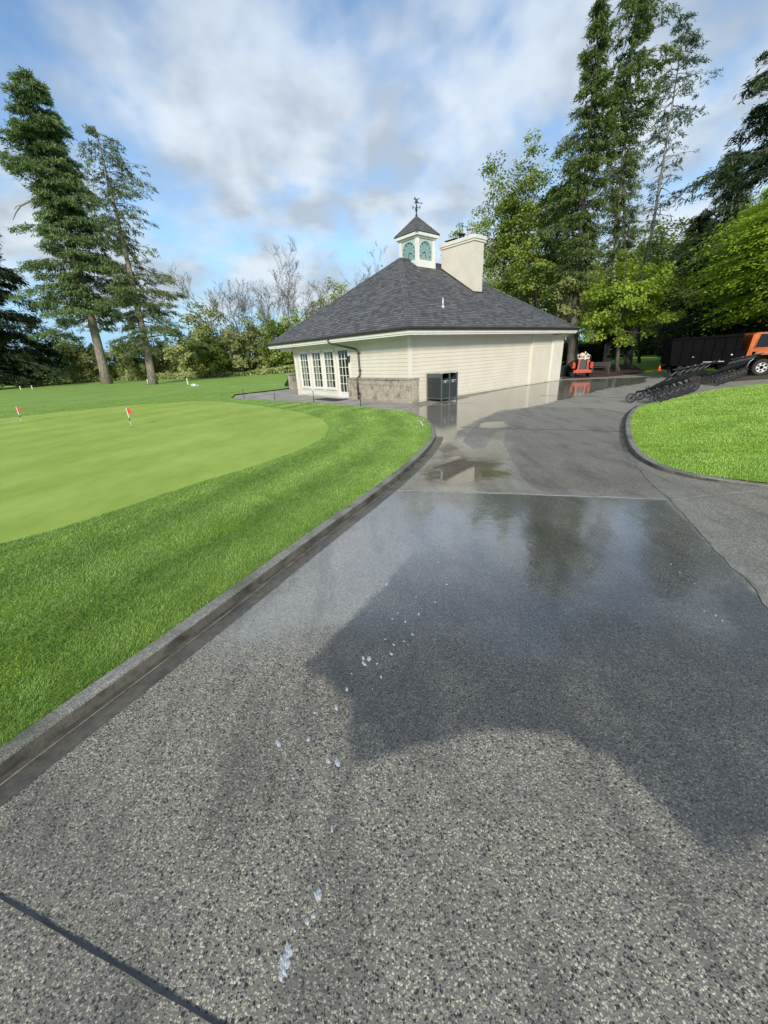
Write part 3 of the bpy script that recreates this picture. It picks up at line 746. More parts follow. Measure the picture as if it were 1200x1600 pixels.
blades('grass', 300000, 5.5, 24, R(18), R(66), insideR, lambda r: np.full_like(r, .028), zRf, M_['blade_right'], 21, .45)

# ------------------------------------------------------------------ clubhouse
HC = Vector((1.30, 15.80, 0)); HB = R(40)
HM = Matrix.Translation(HC) @ Matrix.Rotation(HB, 4, 'Z')
house = empty('clubhouse', HC, 'cream clapboard clubhouse with a grey shingled hip roof, beside the wet driveway', 'building', rz=HB)
U0, U1, V0, V1, ZE, ZR_ = -.75, 12.2, -.75, 10.3, 2.70, 6.2
RU0, RU1, RV = 4.2, 7.25, 4.78
def rz(u, v): return min(ZE + (v - V0) * (ZR_ - ZE) / (RV - V0), ZE + (V1 - v) * (ZR_ - ZE) / (V1 - RV), ZE + (u - U0) * (ZR_ - ZE) / (RU0 - U0), ZE + (U1 - u) * (ZR_ - ZE) / (U1 - RU1))
A0, A1, B1 = 0.0, 8.9, 10.9        # left facade runs along y from A0 to A1, right facade along x from 0 to B1
WT = 2.50
wins = [(7.47, 8.33, .42, 2.17), (6.25, 7.12, .42, 2.17), (5.12, 6.0, .42, 2.17)]
door = (3.93, 4.82, .08, 2.2)
b = MB()
def wallA(y0, y1, z0, z1): b.box((0, y0, z0), (.14, y1, z1))
ops = sorted(wins + [door]); y = 0.0
for (a, c, z0, z1) in ops:
    wallA(y, a, 0, WT); wallA(a, c, 0, z0); wallA(a, c, z1, WT); y = c
wallA(y, A1, 0, WT)
b.box((.14, 0, 0), (B1, .14, WT)); b.box((B1 - .14, .14, 0), (B1, A1, WT)); b.box((.14, A1 - .14, 0), (B1 - .14, A1, WT))
b.build('wall', M_['cream'], house)
b = MB(); b.box((.14, .14, .02), (B1 - .14, A1 - .14, .06)); b.box((.14, .14, 2.40), (B1 - .14, A1 - .14, 2.46)); b.box((2.6, .14, .06), (2.7, A1 - .14, 2.40))
b.build('interior', M_['interior'], house)
def siding(name, P, s0, s1, z0, z1, row=.145):
    m_ = MB(); k = int(round((z1 - z0) / row)); row = (z1 - z0) / k
    for i in range(k):
        za = z0 + i * row; zb = za + row; o1, o2, o3 = .021, .004, .001
        vs_ = [P(s0, za, o3), P(s1, za, o3), P(s0, za, o1), P(s1, za, o1), P(s0, zb + .004, o2), P(s1, zb + .004, o2)]
        m_.add(vs_, [(0, 1, 3, 2), (2, 3, 5, 4), (0, 2, 4), (1, 5, 3)])
    return m_.build(name, M_['siding'], house)
PA = lambda s, z, o: (-o, s, z)
PB = lambda s, z, o: (s, -o, z)
siding('siding', PA, .09, 3.80, .10, 2.38)
siding('siding', PB, .09, 8.80, .06, 2.38)
PB2 = lambda s, z, o: (s, -.07 - o, z)
b = MB(); b.box((8.80, -.07, 0), (10.9, 0, 2.46)); b.build('wall_projection', M_['cream'], house)
siding('siding', PB2, 8.86, 10.84, .06, 2.38)
# corner boards, friezes, water table
b = MB()
b.box((-.035, -.035, 0), (.09, .09, WT)); b.box((-.026, .09, 2.38), (0, A1, WT)); b.box((.09, -.026, 2.38), (8.8, 0, WT))
b.box((8.80, -.10, .0), (8.86, -.07, WT)); b.box((10.84, -.10, 0), (10.92, -.07, WT)); b.box((8.86, -.096, 2.38), (10.84, -.07, WT))
b.box((-.03, 3.80, 0), (0, 3.88, 2.38)); b.box((-.03, A1 - .10, 0), (0, A1 + .03, 2.38)); b.box((-.045, .09, 2.355), (-.027, 3.0, 2.39))
b.box((-.035, 4.95, .06), (0, A1 - .1, .28)); b.box((-.05, 4.95, .28), (0, A1 - .1, .315))
b.build('trim', M_['cream_trim'], house)
# end pillar wall with its own little cornice
b = MB(); b.box((10.92, -.14, 0), (12.05, .55, 2.28)); b.box((10.86, -.28, 2.28), (12.30, .60, 2.40)); b.build('porch_pillar', M_['cream_trim'], house)
b = MB(); b.box((-.10, A1 + .03, 2.28), (.25, V1 - .1, 2.42)); b.box((-.16, A1 - .3, 2.42), (.3, V1 - .05, 2.46)); b.build('porch_beam', M_['cream_trim'], house)
# windows and door
def window(y0, y1, z0, z1, isdoor=False):
    w_ = MB(); cw = .06
    w_.box((-.045, y0 - cw, z0 - (0 if isdoor else .05)), (.0, y0, z1 + cw)); w_.box((-.045, y1, z0 - (0 if isdoor else .05)), (.0, y1 + cw, z1 + cw))
    w_.box((-.045, y0, z1), (.0, y1, z1 + cw))
    if not isdoor: w_.box((-.07, y0, z0 - .05), (.0, y1, z0))
    else: w_.box((-.08, y0, z0 - .05), (.0, y1, z0))
    o = w_.build('door' if isdoor else 'window', M_['white_trim'], house)
    st = .07; zb = z0 + (.22 if isdoor else st); m_ = MB()
    m_.box((-.012, y0 + .004, z0 + .004), (.03, y0 + st, z1 - .004)); m_.box((-.012, y1 - st, z0 + .004), (.03, y1 - .004, z1 - .004))
    m_.box((-.012, y0 + st, z0 + .004), (.03, y1 - st, zb)); m_.box((-.012, y0 + st, z1 - st), (.03, y1 - st, z1 - .004))
    ny_, nz_ = 3, 5
    for i in range(1, ny_):
        yc = y0 + st + (y1 - y0 - 2 * st) * i / ny_; m_.box((-.008, yc - .014, zb), (.022, yc + .014, z1 - st))
    for i in range(1, nz_):
        zc_ = zb + (z1 - st - zb) * i / nz_; m_.box((-.006, y0 + st, zc_ - .013), (.020, y1 - st, zc_ + .013))
    m_.build('sash', M_['white_trim'], o)
    g = MB(); g.box((.004, y0 + st, zb), (.010, y1 - st, z1 - st)); g.build('pane', M_['glass'], o)
    if isdoor:
        h_ = MB(); h_.tube([(-.02, y0 + .035, 1.0), (-.07, y0 + .035, 1.0), (-.07, y0 + .13, 1.0)], .011, 8); h_.box((-.018, y0 + .015, .93), (-.012, y0 + .055, 1.10)); h_.build('handle', M_['iron'], o)
    else:
        cu = MB(); n = 14; ya, yb = y1 - st - .0 - .36 * (y1 - y0), y1 - st - .02; vs_ = []
        for i in range(n + 1):
            yy_ = ya + (yb - ya) * i / n; xx = .07 + .02 * math.sin(i * 1.9); vs_ += [(xx, yy_, z0 - .1), (xx, yy_, z1 + .05), (xx + .012, yy_, z0 - .1), (xx + .012, yy_, z1 + .05)]
        cu.add(vs_, [(4 * i, 4 * i + 4, 4 * i + 5, 4 * i + 1) for i in range(n)] + [(4 * i + 2, 4 * i + 3, 4 * i + 7, 4 * i + 6) for i in range(n)])
        cu.build('curtain', M_['curtain'], o)
    return o
for q in wins: window(*q)
window(*door, isdoor=True)
# lantern beside the door
b = MB(); b.box((-.02, 3.80 + .0, 1.72), (-.004 - .03, 3.86, 1.9)); b.box((-.16, 3.79, 1.62), (-.04, 3.87, 1.84), .01); b.box((-.17, 3.78, 1.84), (-.03, 3.88, 1.87)); b.build('wall_lantern', M_['iron'], house)
# stone wainscot wrapping the corner
b = MB()
b.box((-.16, .42, .0), (-.021, 3.90, .86), .012); b.box((-.18, -.14, .0), (-.021, .42, .87), .012); b.box((-.021, -.14, .0), (.34, -.021, .87), .012)
b.box((-.19, 3.50, .0), (-.161, 3.91, .86), .008); b.box((-.175, .80, .06), (-.161, 3.10, .66), .006)
sto = b.build('stone_wainscot', M_['stone'], house)
b = MB(); b.box((-.20, -.16, .87), (-.021, 3.93, .95), .012); b.box((-.021, -.16, .87), (.36, -.021, .95), .012); b.box((-.185, .72, .66), (-.162, 3.18, .70), .005); b.build('stone_ledge', M_['stone_cap'], sto)
# soffit, fascia, gutter
b = MB(); b.box((U0 + .05, V0 + .05, 2.50), (U1 - .05, V1 - .05, 2.53)); b.build('soffit', M_['white_trim'], house)
b = MB()
for (a, c) in (((U0 + .02, V0 + .02), (U1 - .02, V0 + .05)), ((U0 + .02, V1 - .05), (U1 - .02, V1 - .02)), ((U0 + .02, V0 + .05), (U0 + .05, V1 - .05)), ((U1 - .05, V0 + .05), (U1 - .02, V1 - .05))):
    b.box((a[0], a[1], 2.44), (c[0], c[1], 2.60))
for (a, c) in (((U0 - .01, V0 - .01), (U1 + .01, V0 + .02)), ((U0 - .01, V0 + .02), (U0 + .02, V1 + .01))): b.box((a[0], a[1], 2.50), (c[0], c[1], 2.60))
b.build('fascia', M_['white_trim'], house)
b = MB(); gd_ = .085
prof = [(0, 2.60), (-gd_ * .7, 2.60), (-gd_, 2.65), (-gd_, 2.71), (-gd_ + .012, 2.71), (-gd_ + .012, 2.655), (0, 2.655)]
ring = lambda o_, z: [(U0 + o_, V0 + o_, z), (U1 - o_, V0 + o_, z), (U1 - o_, V1 - o_, z), (U0 + o_, V1 - o_, z)]
vs_ = []
for (o_, z) in prof: vs_ += ring(o_ - .012, z)
fs = [(i * 4 + k, i * 4 + (k + 1) % 4, ((i + 1) % 7) * 4 + (k + 1) % 4, ((i + 1) % 7) * 4 + k) for i in range(7) for k in range(4)]
b.add(vs_, fs); b.build('gutter', M_['gutter'], house)
b = MB()
yd = 4.3
b.tube([(U0 - .04, yd, 2.63), (U0 - .04, yd, 2.50), (U0 + .0, yd - .08, 2.42), (-.16, yd - 1.10, 2.14), (-.10, yd - 1.22, 2.02), (-.085, yd - 1.23, 1.1), (-.13, yd - 1.23, 1.02), (-.26, yd - 1.23, .93), (-.26, yd - 1.23, .06)], .042, 8)
for z in (1.95, 1.25, .3): b.box((-.30 if z < 1 else -.14, yd - 1.29, z), (-.2 if z < 1 else -.02, yd - 1.17, z + .03))
b.build('downspout', M_['gutter'], house)
# roof in real courses
def roof_slope(m_, e0, e1, r0, r1, nrm, row=.14):
    e0, e1, r0, r1, nrm = map(Vector, (e0, e1, r0, r1, nrm)); nrm.normalize()
    mid0 = (e0 + e1) / 2; ed = (e1 - e0).normalized()
    up = nrm.cross(ed).normalized()
    if up.z < 0: up = -up
    Ls = abs((r0 - e0).dot(up)); k = int(Ls / row)
    for i in range(k + 1):
        t0 = min(1, i * row / Ls); t1 = min(1, (i + 1) * row / Ls)
        if t1 - t0 < 1e-4: continue
        p = [e0.lerp(r0, t0), e1.lerp(r1, t0), e1.lerp(r1, t1), e0.lerp(r0, t1)]
        q = [p[0] + nrm * .014, p[1] + nrm * .014, p[2] + nrm * .002, p[3] + nrm * .002]
        uvf = lambda x: ((x - e0).dot(ed) + 50, (x - e0).dot(up) + .0)
        m_.add([*q, p[0] - nrm * .004, p[1] - nrm * .004], [(0, 1, 2, 3), (4, 5, 1, 0)])
        m_.uv += [uvf(p[0]), uvf(p[1]), uvf(p[2]), uvf(p[3])]; m_.uv += [uvf(p[0])] * 4
b = MB(); b.uv = []
EA, EB, EC, ED = (U0, V0, ZE), (U1, V0, ZE), (U1, V1, ZE), (U0, V1, ZE); RA, RB = (RU0, RV, ZR_), (RU1, RV, ZR_)
def nrm_of(a, c, d):
    n = (Vector(c) - Vector(a)).cross(Vector(d) - Vector(a)); return n if n.z > 0 else -n
roof_slope(b, EA, EB, RA, RB, nrm_of(EA, EB, RA)); roof_slope(b, EC, ED, RB, RA, nrm_of(EC, ED, RB))
roof_slope(b, ED, EA, RA, RA, nrm_of(ED, EA, RA)); roof_slope(b, EB, EC, RB, RB, nrm_of(EB, EC, RB))
roof = b.build('roof', M_['shingle'], house)
def caps(m_, p, q, f, w_=.13, step=.16):
    p, q = Vector(p), Vector(q); d = (q - p); Ln = d.length; d.normalize(); h_ = Vector((-d.y, d.x, 0)).normalized()
    for i in range(int(Ln / step)):
        a = p + d * (i * step); c = p + d * min(Ln, (i + 1) * step + .02)
        def side(x, s_, o_):
            z = x + h_ * s_ * w_; return Vector((z.x, z.y, f(z.x, z.y) + o_))
        vs_ = [side(a, 1, .030), a + Vector((0, 0, .045)), side(a, -1, .030), side(c, 1, .020), c + Vector((0, 0, .032)), side(c, -1, .020), side(a, 1, .0), side(a, -1, .0)]
        m_.add(vs_, [(0, 1, 4, 3), (1, 2, 5, 4), (6, 7, 2, 1, 0)])
        m_.uv += [(i * .37, 0), (i * .37, .12), (i * .37 + .1, .12), (i * .37 + .1, 0)] * 2 + [(0, 0)] * 5
b = MB(); b.uv = []
for p, q in ((EA, RA), (ED, RA), (EB, RB), (EC, RB), (RA, RB)): caps(b, p, q, rz)
b.build('hip_cap', M_['shingle'], roof)
b = MB(); z_ = rz(2.57, .59); b.tube([(2.57, .59, z_ - .05), (2.57, .59, z_ + .34)], .035, 10); b.tube([(2.57, .59, z_ - .06), (2.57, .59, z_ + .05)], .07, 10); b.build('vent_pipe', M_['pale_metal'], roof)
# chimney
cx0, cx1, cy0, cy1 = 6.54, 7.30, 2.10, 4.15
b = MB(); b.box((cx0, cy0, 3.9), (cx1, cy1, 6.66)); chim = b.build('chimney', M_['cream'], house)
b = MB(); b.box((cx0 - .05, cy0 - .05, 6.66), (cx1 + .05, cy1 + .05, 6.74)); b.box((cx0 - .09, cy0 - .09, 6.74), (cx1 + .09, cy1 + .09, 6.90), .012); b.build('cap', M_['cream_trim'], chim)
b = MB(); b.box((cx0 + .14, cy1 - .75, 6.90), (cx1 - .14, cy1 - .25, 6.97)); b.box((cx0 + .06, cy1 - .85, 6.99), (cx1 - .06, cy1 - .15, 7.02)); b.tube([(6.92, 3.65, 6.9), (6.92, 3.65, 6.99)], .14, 12)
b.build('flue_cover', M_['iron'], chim)
b = MB(); xc, yc = 6.92, 2.60
b.tube([(xc, yc, 6.90), (xc, yc, 7.02)], .20, 14); b.tube([(xc, yc, 7.24), (xc, yc, 7.27)], .24, 14)
for k in range(10):
    a = k * math.pi / 5; b.tube([(xc + .19 * math.cos(a), yc + .19 * math.sin(a), 7.02), (xc + .19 * math.cos(a), yc + .19 * math.sin(a), 7.24)], .012, 5)
b.build('spark_arrestor', M_['pale_metal'], chim)
b = MB(); b.tube([(xc, yc + .55, 6.9), (xc, yc + .55, 7.12)], .13, 12); b.tube([(xc, yc + .55, 7.14), (xc, yc + .55, 7.17)], .18, 12); b.build('flue_pipe', M_['iron'], chim)
# flashing where the chimney meets the shingles
b = MB()
b.box((cx0 - .03, cy0 - .05, rz(6.9, cy0) - .02), (cx1 + .03, cy0 - .002, rz(6.9, cy0) + .04))
sl = [(cx0 - .02, cy0, rz(6.9, cy0) + .07), (cx0 - .02, cy1, rz(6.9, cy1) + .07), (cx0 - .02, cy1, rz(6.9, cy1) - .05), (cx0 - .02, cy0, rz(6.9, cy0) - .05)]
b.add(sl + [(p[0] + .018, p[1], p[2]) for p in sl], [(0, 1, 2, 3), (4, 7, 6, 5), (0, 4, 5, 1), (1, 5, 6, 2), (2, 6, 7, 3), (3, 7, 4, 0)])
b.build('flashing', M_['gutter'], chim)
# cupola
qx, qy, s_, zb_, zt = 5.40, 4.78, .64, 5.4, 7.02
b = MB()
for sx_ in (-1, 1):
    for sy_ in (-1, 1):
        x0, y0 = qx + sx_ * s_, qy + sy_ * s_; b.box((min(x0, x0 - sx_ * .15), min(y0, y0 - sy_ * .15), zb_), (max(x0, x0 - sx_ * .15), max(y0, y0 - sy_ * .15), zt))
b.box((qx - s_ - .03, qy - s_ - .03, zt), (qx + s_ + .03, qy + s_ + .03, zt + .07)); b.box((qx - s_ - .13, qy - s_ - .13, zt + .07), (qx + s_ + .13, qy + s_ + .13, zt + .21))
b.box((qx - s_ - .02, qy - s_ - .02, zb_), (qx + s_ + .02, qy + s_ + .02, 6.10))
cup = b.build('cupola', M_['white_trim'], house)
def arch_face(PF):
    """spandrel panel with an arched opening, a recessed dial behind it"""
    half = s_ - .15; r_ = half - .05; zc_ = zt - .10 - r_; n = 20
    m_ = MB(); arc = [(r_ * math.cos(math.pi * i / n), zc_ + r_ * math.sin(math.pi * i / n)) for i in range(n + 1)]
    arc = [(r_, zb_ + .2)] + arc + [(-r_, zb_ + .2)]
    out = [(half, zb_ + .2)] + [(half if i < n * .25 else (-half if i > n * .75 else r_ * math.cos(math.pi * i / n) * half / r_ * 1.35), zt if n * .25 <= i <= n * .75 else zc_ + r_ * math.sin(math.pi * i / n)) for i in range(n + 1)] + [(-half, zb_ + .2)]
    out = [(max(-half, min(half, a)), c) for a, c in out]
    vs_ = []
    for (a, c), (d, e) in zip(arc, out): vs_ += [PF(a, c, .03), PF(d, e, .03), PF(a, c, .08)]
    m_.add(vs_, [(3 * i, 3 * i + 1, 3 * i + 4, 3 * i + 3) for i in range(len(arc) - 1)] + [(3 * i, 3 * i + 3, 3 * i + 5, 3 * i + 2) for i in range(len(arc) - 1)])
    sp_ = m_.build('spandrel', M_['panel_pale'], cup)
    m_ = MB(); m_.add([PF(a, c, .08) for a, c in arc], [tuple(range(len(arc)))]); dl = m_.build('dial', M_['glass_teal'], cup)
    m_ = MB()
    def bar(x0, z0, x1, z1, w_):
        d = Vector((x1 - x0, z1 - z0)).normalized(); n_ = Vector((-d.y, d.x)) * w_ / 2
        q = [(x0 + n_.x, z0 + n_.y), (x1 + n_.x, z1 + n_.y), (x1 - n_.x, z1 - n_.y), (x0 - n_.x, z0 - n_.y)]
        m_.add([PF(a, c, .072) for a, c in q] + [PF(a, c, .079) for a, c in q], [(0, 1, 2, 3), (0, 4, 5, 1), (1, 5, 6, 2), (2, 6, 7, 3), (3, 7, 4, 0)])
    for k in range(12):
        a = k * math.pi / 6
        if math.sin(a) < -.75: continue
        m_ = MB(); bar(math.cos(a) * r_ * .78, zc_ + math.sin(a) * r_ * .78, math.cos(a) * r_ * .95, zc_ + math.sin(a) * r_ * .95, .045); m_.build('hour_mark', M_['iron'], dl)
    m_ = MB(); bar(0, zc_, r_ * .1, zc_ - r_ * .55, .03); bar(0, zc_, -r_ * .45, zc_ - r_ * .18, .04); m_.build('hand', M_['iron'], dl)
M_['panel_pale'] = simple('pale_sage_panel', (.42, .50, .47), .5, 0, .06, 5, .04)
arch_face(lambda a, z, o: (qx - s_ + o, qy + a, z)); arch_face(lambda a, z, o: (qx + a, qy - s_ + o, z))
arch_face(lambda a, z, o: (qx + s_ - o, qy + a, z)); arch_face(lambda a, z, o: (qx + a, qy + s_ - o, z))
b = MB(); b.uv = []; e_ = s_ + .17; zr0 = zt + .21; ap = (qx, qy, zr0 + .84)
cc = [(qx - e_, qy - e_, zr0), (qx + e_, qy - e_, zr0), (qx + e_, qy + e_, zr0), (qx - e_, qy + e_, zr0)]
for k in range(4): roof_slope(b, cc[k], cc[(k + 1) % 4], ap, ap, nrm_of(cc[k], cc[(k + 1) % 4], ap), .11)
croof = b.build('cupola_roof', M_['shingle'], cup)
b = MB(); b.uv = []
def crz(x, y): return ap[2] - max(abs(x - qx), abs(y - qy)) / e_ * .84
for k in range(4): caps(b, cc[k], ap, crz, .07, .12)
b.build('hip_cap', M_['shingle'], croof)
# weathervane: rod, four pointers, arrow and a running figure
b = MB(); z0 = ap[2]; K = .72
b.tube([(qx, qy, z0 - .05), (qx, qy, z0 + K * .98)], [.03, .016], 8); b.ball((qx, qy, z0 + K * .36), .06, 10, 6, (1, 1, 1.3)); b.ball((qx, qy, z0 + .02), .06)
# camera-right direction in house coordinates, so the arrow reads broadside
wd_ = Vector((math.cos(-HB + .1), math.sin(-HB + .1), 0)); wp = Vector((-wd_.y, wd_.x, 0))
for d in (wd_, wp):
    b.tube([Vector((qx, qy, z0 + K * .48)) - d * .16, Vector((qx, qy, z0 + K * .48)) + d * .16], .010, 6)
    for s in (-1, 1):
        cpt = Vector((qx, qy, z0 + K * .48)) + d * .17 * s; b.box((cpt.x - .012, cpt.y - .012, cpt.z - .05), (cpt.x + .012, cpt.y + .012, cpt.z + .05)); b.tube([cpt - d * .04 + Vector((0, 0, .04)), cpt + d * .04 + Vector((0, 0, .04))], .014, 5)
WM = Matrix.Translation((qx, qy, z0 + K * .74)) @ Matrix.Rotation(-HB + .1, 4, 'Z') @ Matrix.Rotation(math.pi / 2, 4, 'X') @ Matrix.Scale(.8, 4)
b.prism([(-.12, -.02), (.30, -.02), (.30, -.09), (.37, -.02), (.37, .02), (.32, .02), (.22, .01), (-.12, .02)], -.008, .008, WM)
b.prism([(-.08, .0), (.16, .0), (.12, .08), (.06, .13), (.10, .16), (.17, .19), (.20, .25), (.15, .25), (.09, .20), (0, .19), (-.05, .22), (-.04, .30), (-.07, .31), (-.11, .27), (-.15, .22), (-.12, .17), (-.04, .14), (-.09, .08)], -.012, .012, WM)
b.build('weathervane', M_['iron'], cup)
b = MB(); b.tube([(6.62, 5.4, 5.9), (6.62, 5.4, 7.0)], .018, 6); b.tube([(6.62, 5.4, 6.25), (6.2, 5.4, 6.25)], .015, 6); b.build('antenna_mast', M_['pale_metal'], roof)
# stone pillar behind the left end, ball shrub
px_, py_ = G(461, 608)[:2]
pil = empty('stone_pillar', (px_, py_, 0), 'square stone pillar with a flat cap at the left end of the clubhouse', 'pillar', rz=HB)
b = MB(); b.box((-.28, -.28, 0), (.28, .28, .92), .015); b.build('shaft', M_['stone'], pil)
b = MB(); b.box((-.34, -.34, .92), (.34, .34, 1.02), .012); b.build('cap', M_['stone_cap'], pil)
# patio sheet in front of the French doors, doormat
patio = W2([(361, 624), (431, 629), (491, 632), (560, 638), (613, 644), (640, 645)]) + [tuple((HM @ Vector((.0, -.2, 0)))[:2]), tuple((HM @ Vector((0, A1, 0)))[:2]), tuple((HM @ Vector((3.2, A1 + .0, 0)))[:2])] + W2([(466, 607), (459, 607), (427, 611), (367, 618)])
M_['patio'] = simple('broom_concrete', (.34, .32, .28), .85, 0, .2, 1.2, .25, 90)
plane_obj('patio', patio, .006, M_['patio'])
b = MB(); mt = HM @ Vector((-.75, 4.6, 0)); b.box((-.35, -.9, 0), (.35, .9, .018), .005, Matrix.Translation((mt.x, mt.y, .007)) @ Matrix.Rotation(HB, 4, 'Z'))
tag(b.build('doormat', M_['rubber']), 'dark grey doormat on the patio in front of the french door', 'doormat')

# ------------------------------------------------------------------ litter and recycling cabinet against the siding
bp = HM @ Vector((.78, -.92, 0))
cab = empty('litter_cabinet', bp, 'dark green litter cabinet with two bin openings against the cream siding', 'bin', rz=HB - R(4))
cw_, cd_, ch_ = .86, .78, 1.06
b = MB()
for x in (0, cw_ / 2, cw_):
    b.box((x - .025, -.025, 0), (x + .025, .025, ch_), .004)
for x in (0, cw_): b.box((x - .025, cd_ - .025, 0), (x + .025, cd_ + .025, ch_), .004)
b.box((0.025, -.02, .10), (cw_ - .025, .02, .15)); b.box((-.02, .025, .10), (.02, cd_ - .025, .15)); b.box((cw_ - .02, .025, .10), (cw_ + .02, cd_ - .025, .15))
b.build('frame', M_['dark_green_metal'], cab)
b = MB(); b.box((-.035, -.035, ch_), (cw_ + .035, cd_ + .035, ch_ + .035), .008); b.build('top', M_['pale_metal'], cab)
b = MB(); b.box((-.012, .026, .16), (.012, cd_ - .026, ch_ - .16)); 
for k in range(12): b.box((-.018, .05 + k * .058, .17), (-.012, .075 + k * .058, ch_ - .17))
b.build('side_panel', M_['dark_panel'], cab)
b = MB(); b.box((-.016, .026, ch_ - .155), (.014, cd_ - .026, ch_ - .005)); b.build('side_band', M_['dark_green_metal'], cab)
b = MB(); b.box((cw_ - .012, .026, .16), (cw_ + .012, cd_ - .026, ch_ - .02)); b.box((.03, cd_ - .02, .16), (cw_ - .03, cd_, ch_ - .02)); b.box((.03, .03, .155), (cw_ - .03, cd_ - .03, .17)); b.build('panel', M_['dark_panel'], cab)
for i in range(2):
    x0 = .03 + i * cw_ / 2; x1 = x0 + cw_ / 2 - .06
    b = MB(); b.box((x0, -.012, .16), (x1, .012, .70))
    for k in range(7): b.box((x0 + .02 + k * .05, -.018, .18), (x0 + .04 + k * .05, -.0125, .68))
    d = b.build('door', M_['dark_panel'], cab)
    b = MB(); b.box((x0, -.014, .701), (x1, .010, .80)); b.build('band', M_['dark_green_metal'], d)
    b = MB(); b.ball((x0 + .16, -.0155, .745), .035, 10, 6, (1, .12, 1.2)); b.box((x0 + .05, -.018, .79), (x1 - .05, -.0145, .805)); b.build('emblem', M_['pale_metal'], d)
    b = MB(); b.tube([((x0 + x1) / 2, .30, .16), ((x0 + x1) / 2, .30, .86)], .15, 14); b.build('liner', M_['black_plastic'], cab)

# ------------------------------------------------------------------ posts and rope along the patio
pp = [G(382, 625), G(430, 628), G(491, 631.5), G(564, 638)]
for i, (p, lab) in enumerate(zip(pp, ('thin dark rope post farthest left at the tip of the patio', 'thin dark rope post on the patio edge, second from the patio tip', 'thin dark rope post in front of the three windows', 'thin dark rope post standing below the downspout'))):
    b = MB(); b.tube([(0, 0, 0), (.004, 0, .55)], [.016, .013], 8); b.ball((.004, 0, .555), .018)
    o = b.build('rope_post', M_['iron']); o.location = (p[0], p[1], .0); tag(o, lab, 'post', 'rope posts along the patio edge')
b = MB()
for p, q in zip(pp[:-1], pp[1:]):
    p, q = Vector(p), Vector(q); pts = []
    for k in range(13):
        t_ = k / 12; a = p.lerp(q, t_); a.z = .46 - .14 * 4 * t_ * (1 - t_); pts.append(a)
    b.tube(pts, .006, 5)
tag(b.build('rope', M_['rope']), 'pale thin rope sagging between the posts of the patio edge', 'rope')
p = G(657, 664, .1); b = MB()
b.tube([(p[0] - .16, p[1] + .1, .10), (p[0] - .05, p[1] + .02, .22), (p[0] + .05, p[1] - .02, .17)], .010, 6); b.tube([(p[0] - .02, p[1], .21), (p[0] + .06, p[1] - .1, .08)], .012, 6)
b.tube([(p[0] - .05, p[1] + .03, .22), (p[0] + .10, p[1] + .0, .06)], .008, 6)
tag(b.build('plastic_stake', M_['pale_metal']), 'bent white plastic stake lying at the kerb tip of the lawn', 'stake')

# ------------------------------------------------------------------ practice flags
for (x, y, lab) in ((206, 668, 'red practice flag nearer the driveway, on the putting green'), (35, 661, 'smaller looking red practice flag at the far left edge of the putting green')):
    g = G(x, y, LZ); fl = empty('practice_flag', g, lab, 'flag', 'practice flags on the putting green')
    b = MB(); b.tube([(0, 0, -.05), (0, 0, .62)], .011, 8); stick = b.build('stick', M_['white_trim'], fl)
    b = MB(); b.tube([(0, 0, .20), (0, 0, .30)], .0125, 8, True); b.build('band', M_['iron'], stick); b = MB(); b.tube([(0, 0, .0), (0, 0, .008)], .055, 14); b.build('cup', M_['iron'], fl)
    b = MB(); n = 7; vs_ = []
    for i in range(n):
        t_ = i / (n - 1); xx = -.012 - .19 * t_; yy_ = .035 * math.sin(t_ * 5); dz = .05 * t_
        vs_ += [(xx * -.7, yy_ - .002, .61 - dz), (xx * -.7, yy_ - .002, .46 - dz * 1.8), (xx * -.7, yy_ + .002, .61 - dz), (xx * -.7, yy_ + .002, .46 - dz * 1.8)]
    b.add(vs_, [(4 * i, 4 * i + 1, 4 * i + 5, 4 * i + 4) for i in range(n - 1)] + [(4 * i + 2, 4 * i + 6, 4 * i + 7, 4 * i + 3) for i in range(n - 1)])
    b.build('cloth', M_['red'], fl)
# rock and marker posts on the far lawn
g = G(303, 603, .1); b = MB(); b.ball((0, 0, .06), .26, 9, 6, (1.2, .6, .6)); b.ball((.25, .1, .02), .18, 8, 5, (1.1, .7, .5))
o = b.build('pale_rock', M_['pale_metal']); o.location = g; tag(o, 'pale grey rock lying on the lawn left of the patio', 'rock')
for (x, y, lab) in ((294, 601, 'short pale marker post close to the rock, right of the firs'), (232, 601, 'short pale marker post directly left of the right fir trunk'), (33, 609, 'leftmost of the two small stakes on the lawn crest under the edge fir'), (51, 608, 'right one of the two small stakes on the lawn crest under the edge fir')):
    g = G(x, y, .08); hgt = .55 if y < 605 else .4
    b = MB(); b.box((-.045, -.045, 0), (.045, .045, hgt), .01); b.box((-.06, -.06, hgt), (.06, .06, hgt + .04), .01); o = b.build('marker_post', M_['cream_trim']); o.location = g; tag(o, lab, 'post', 'marker posts on the far lawn')

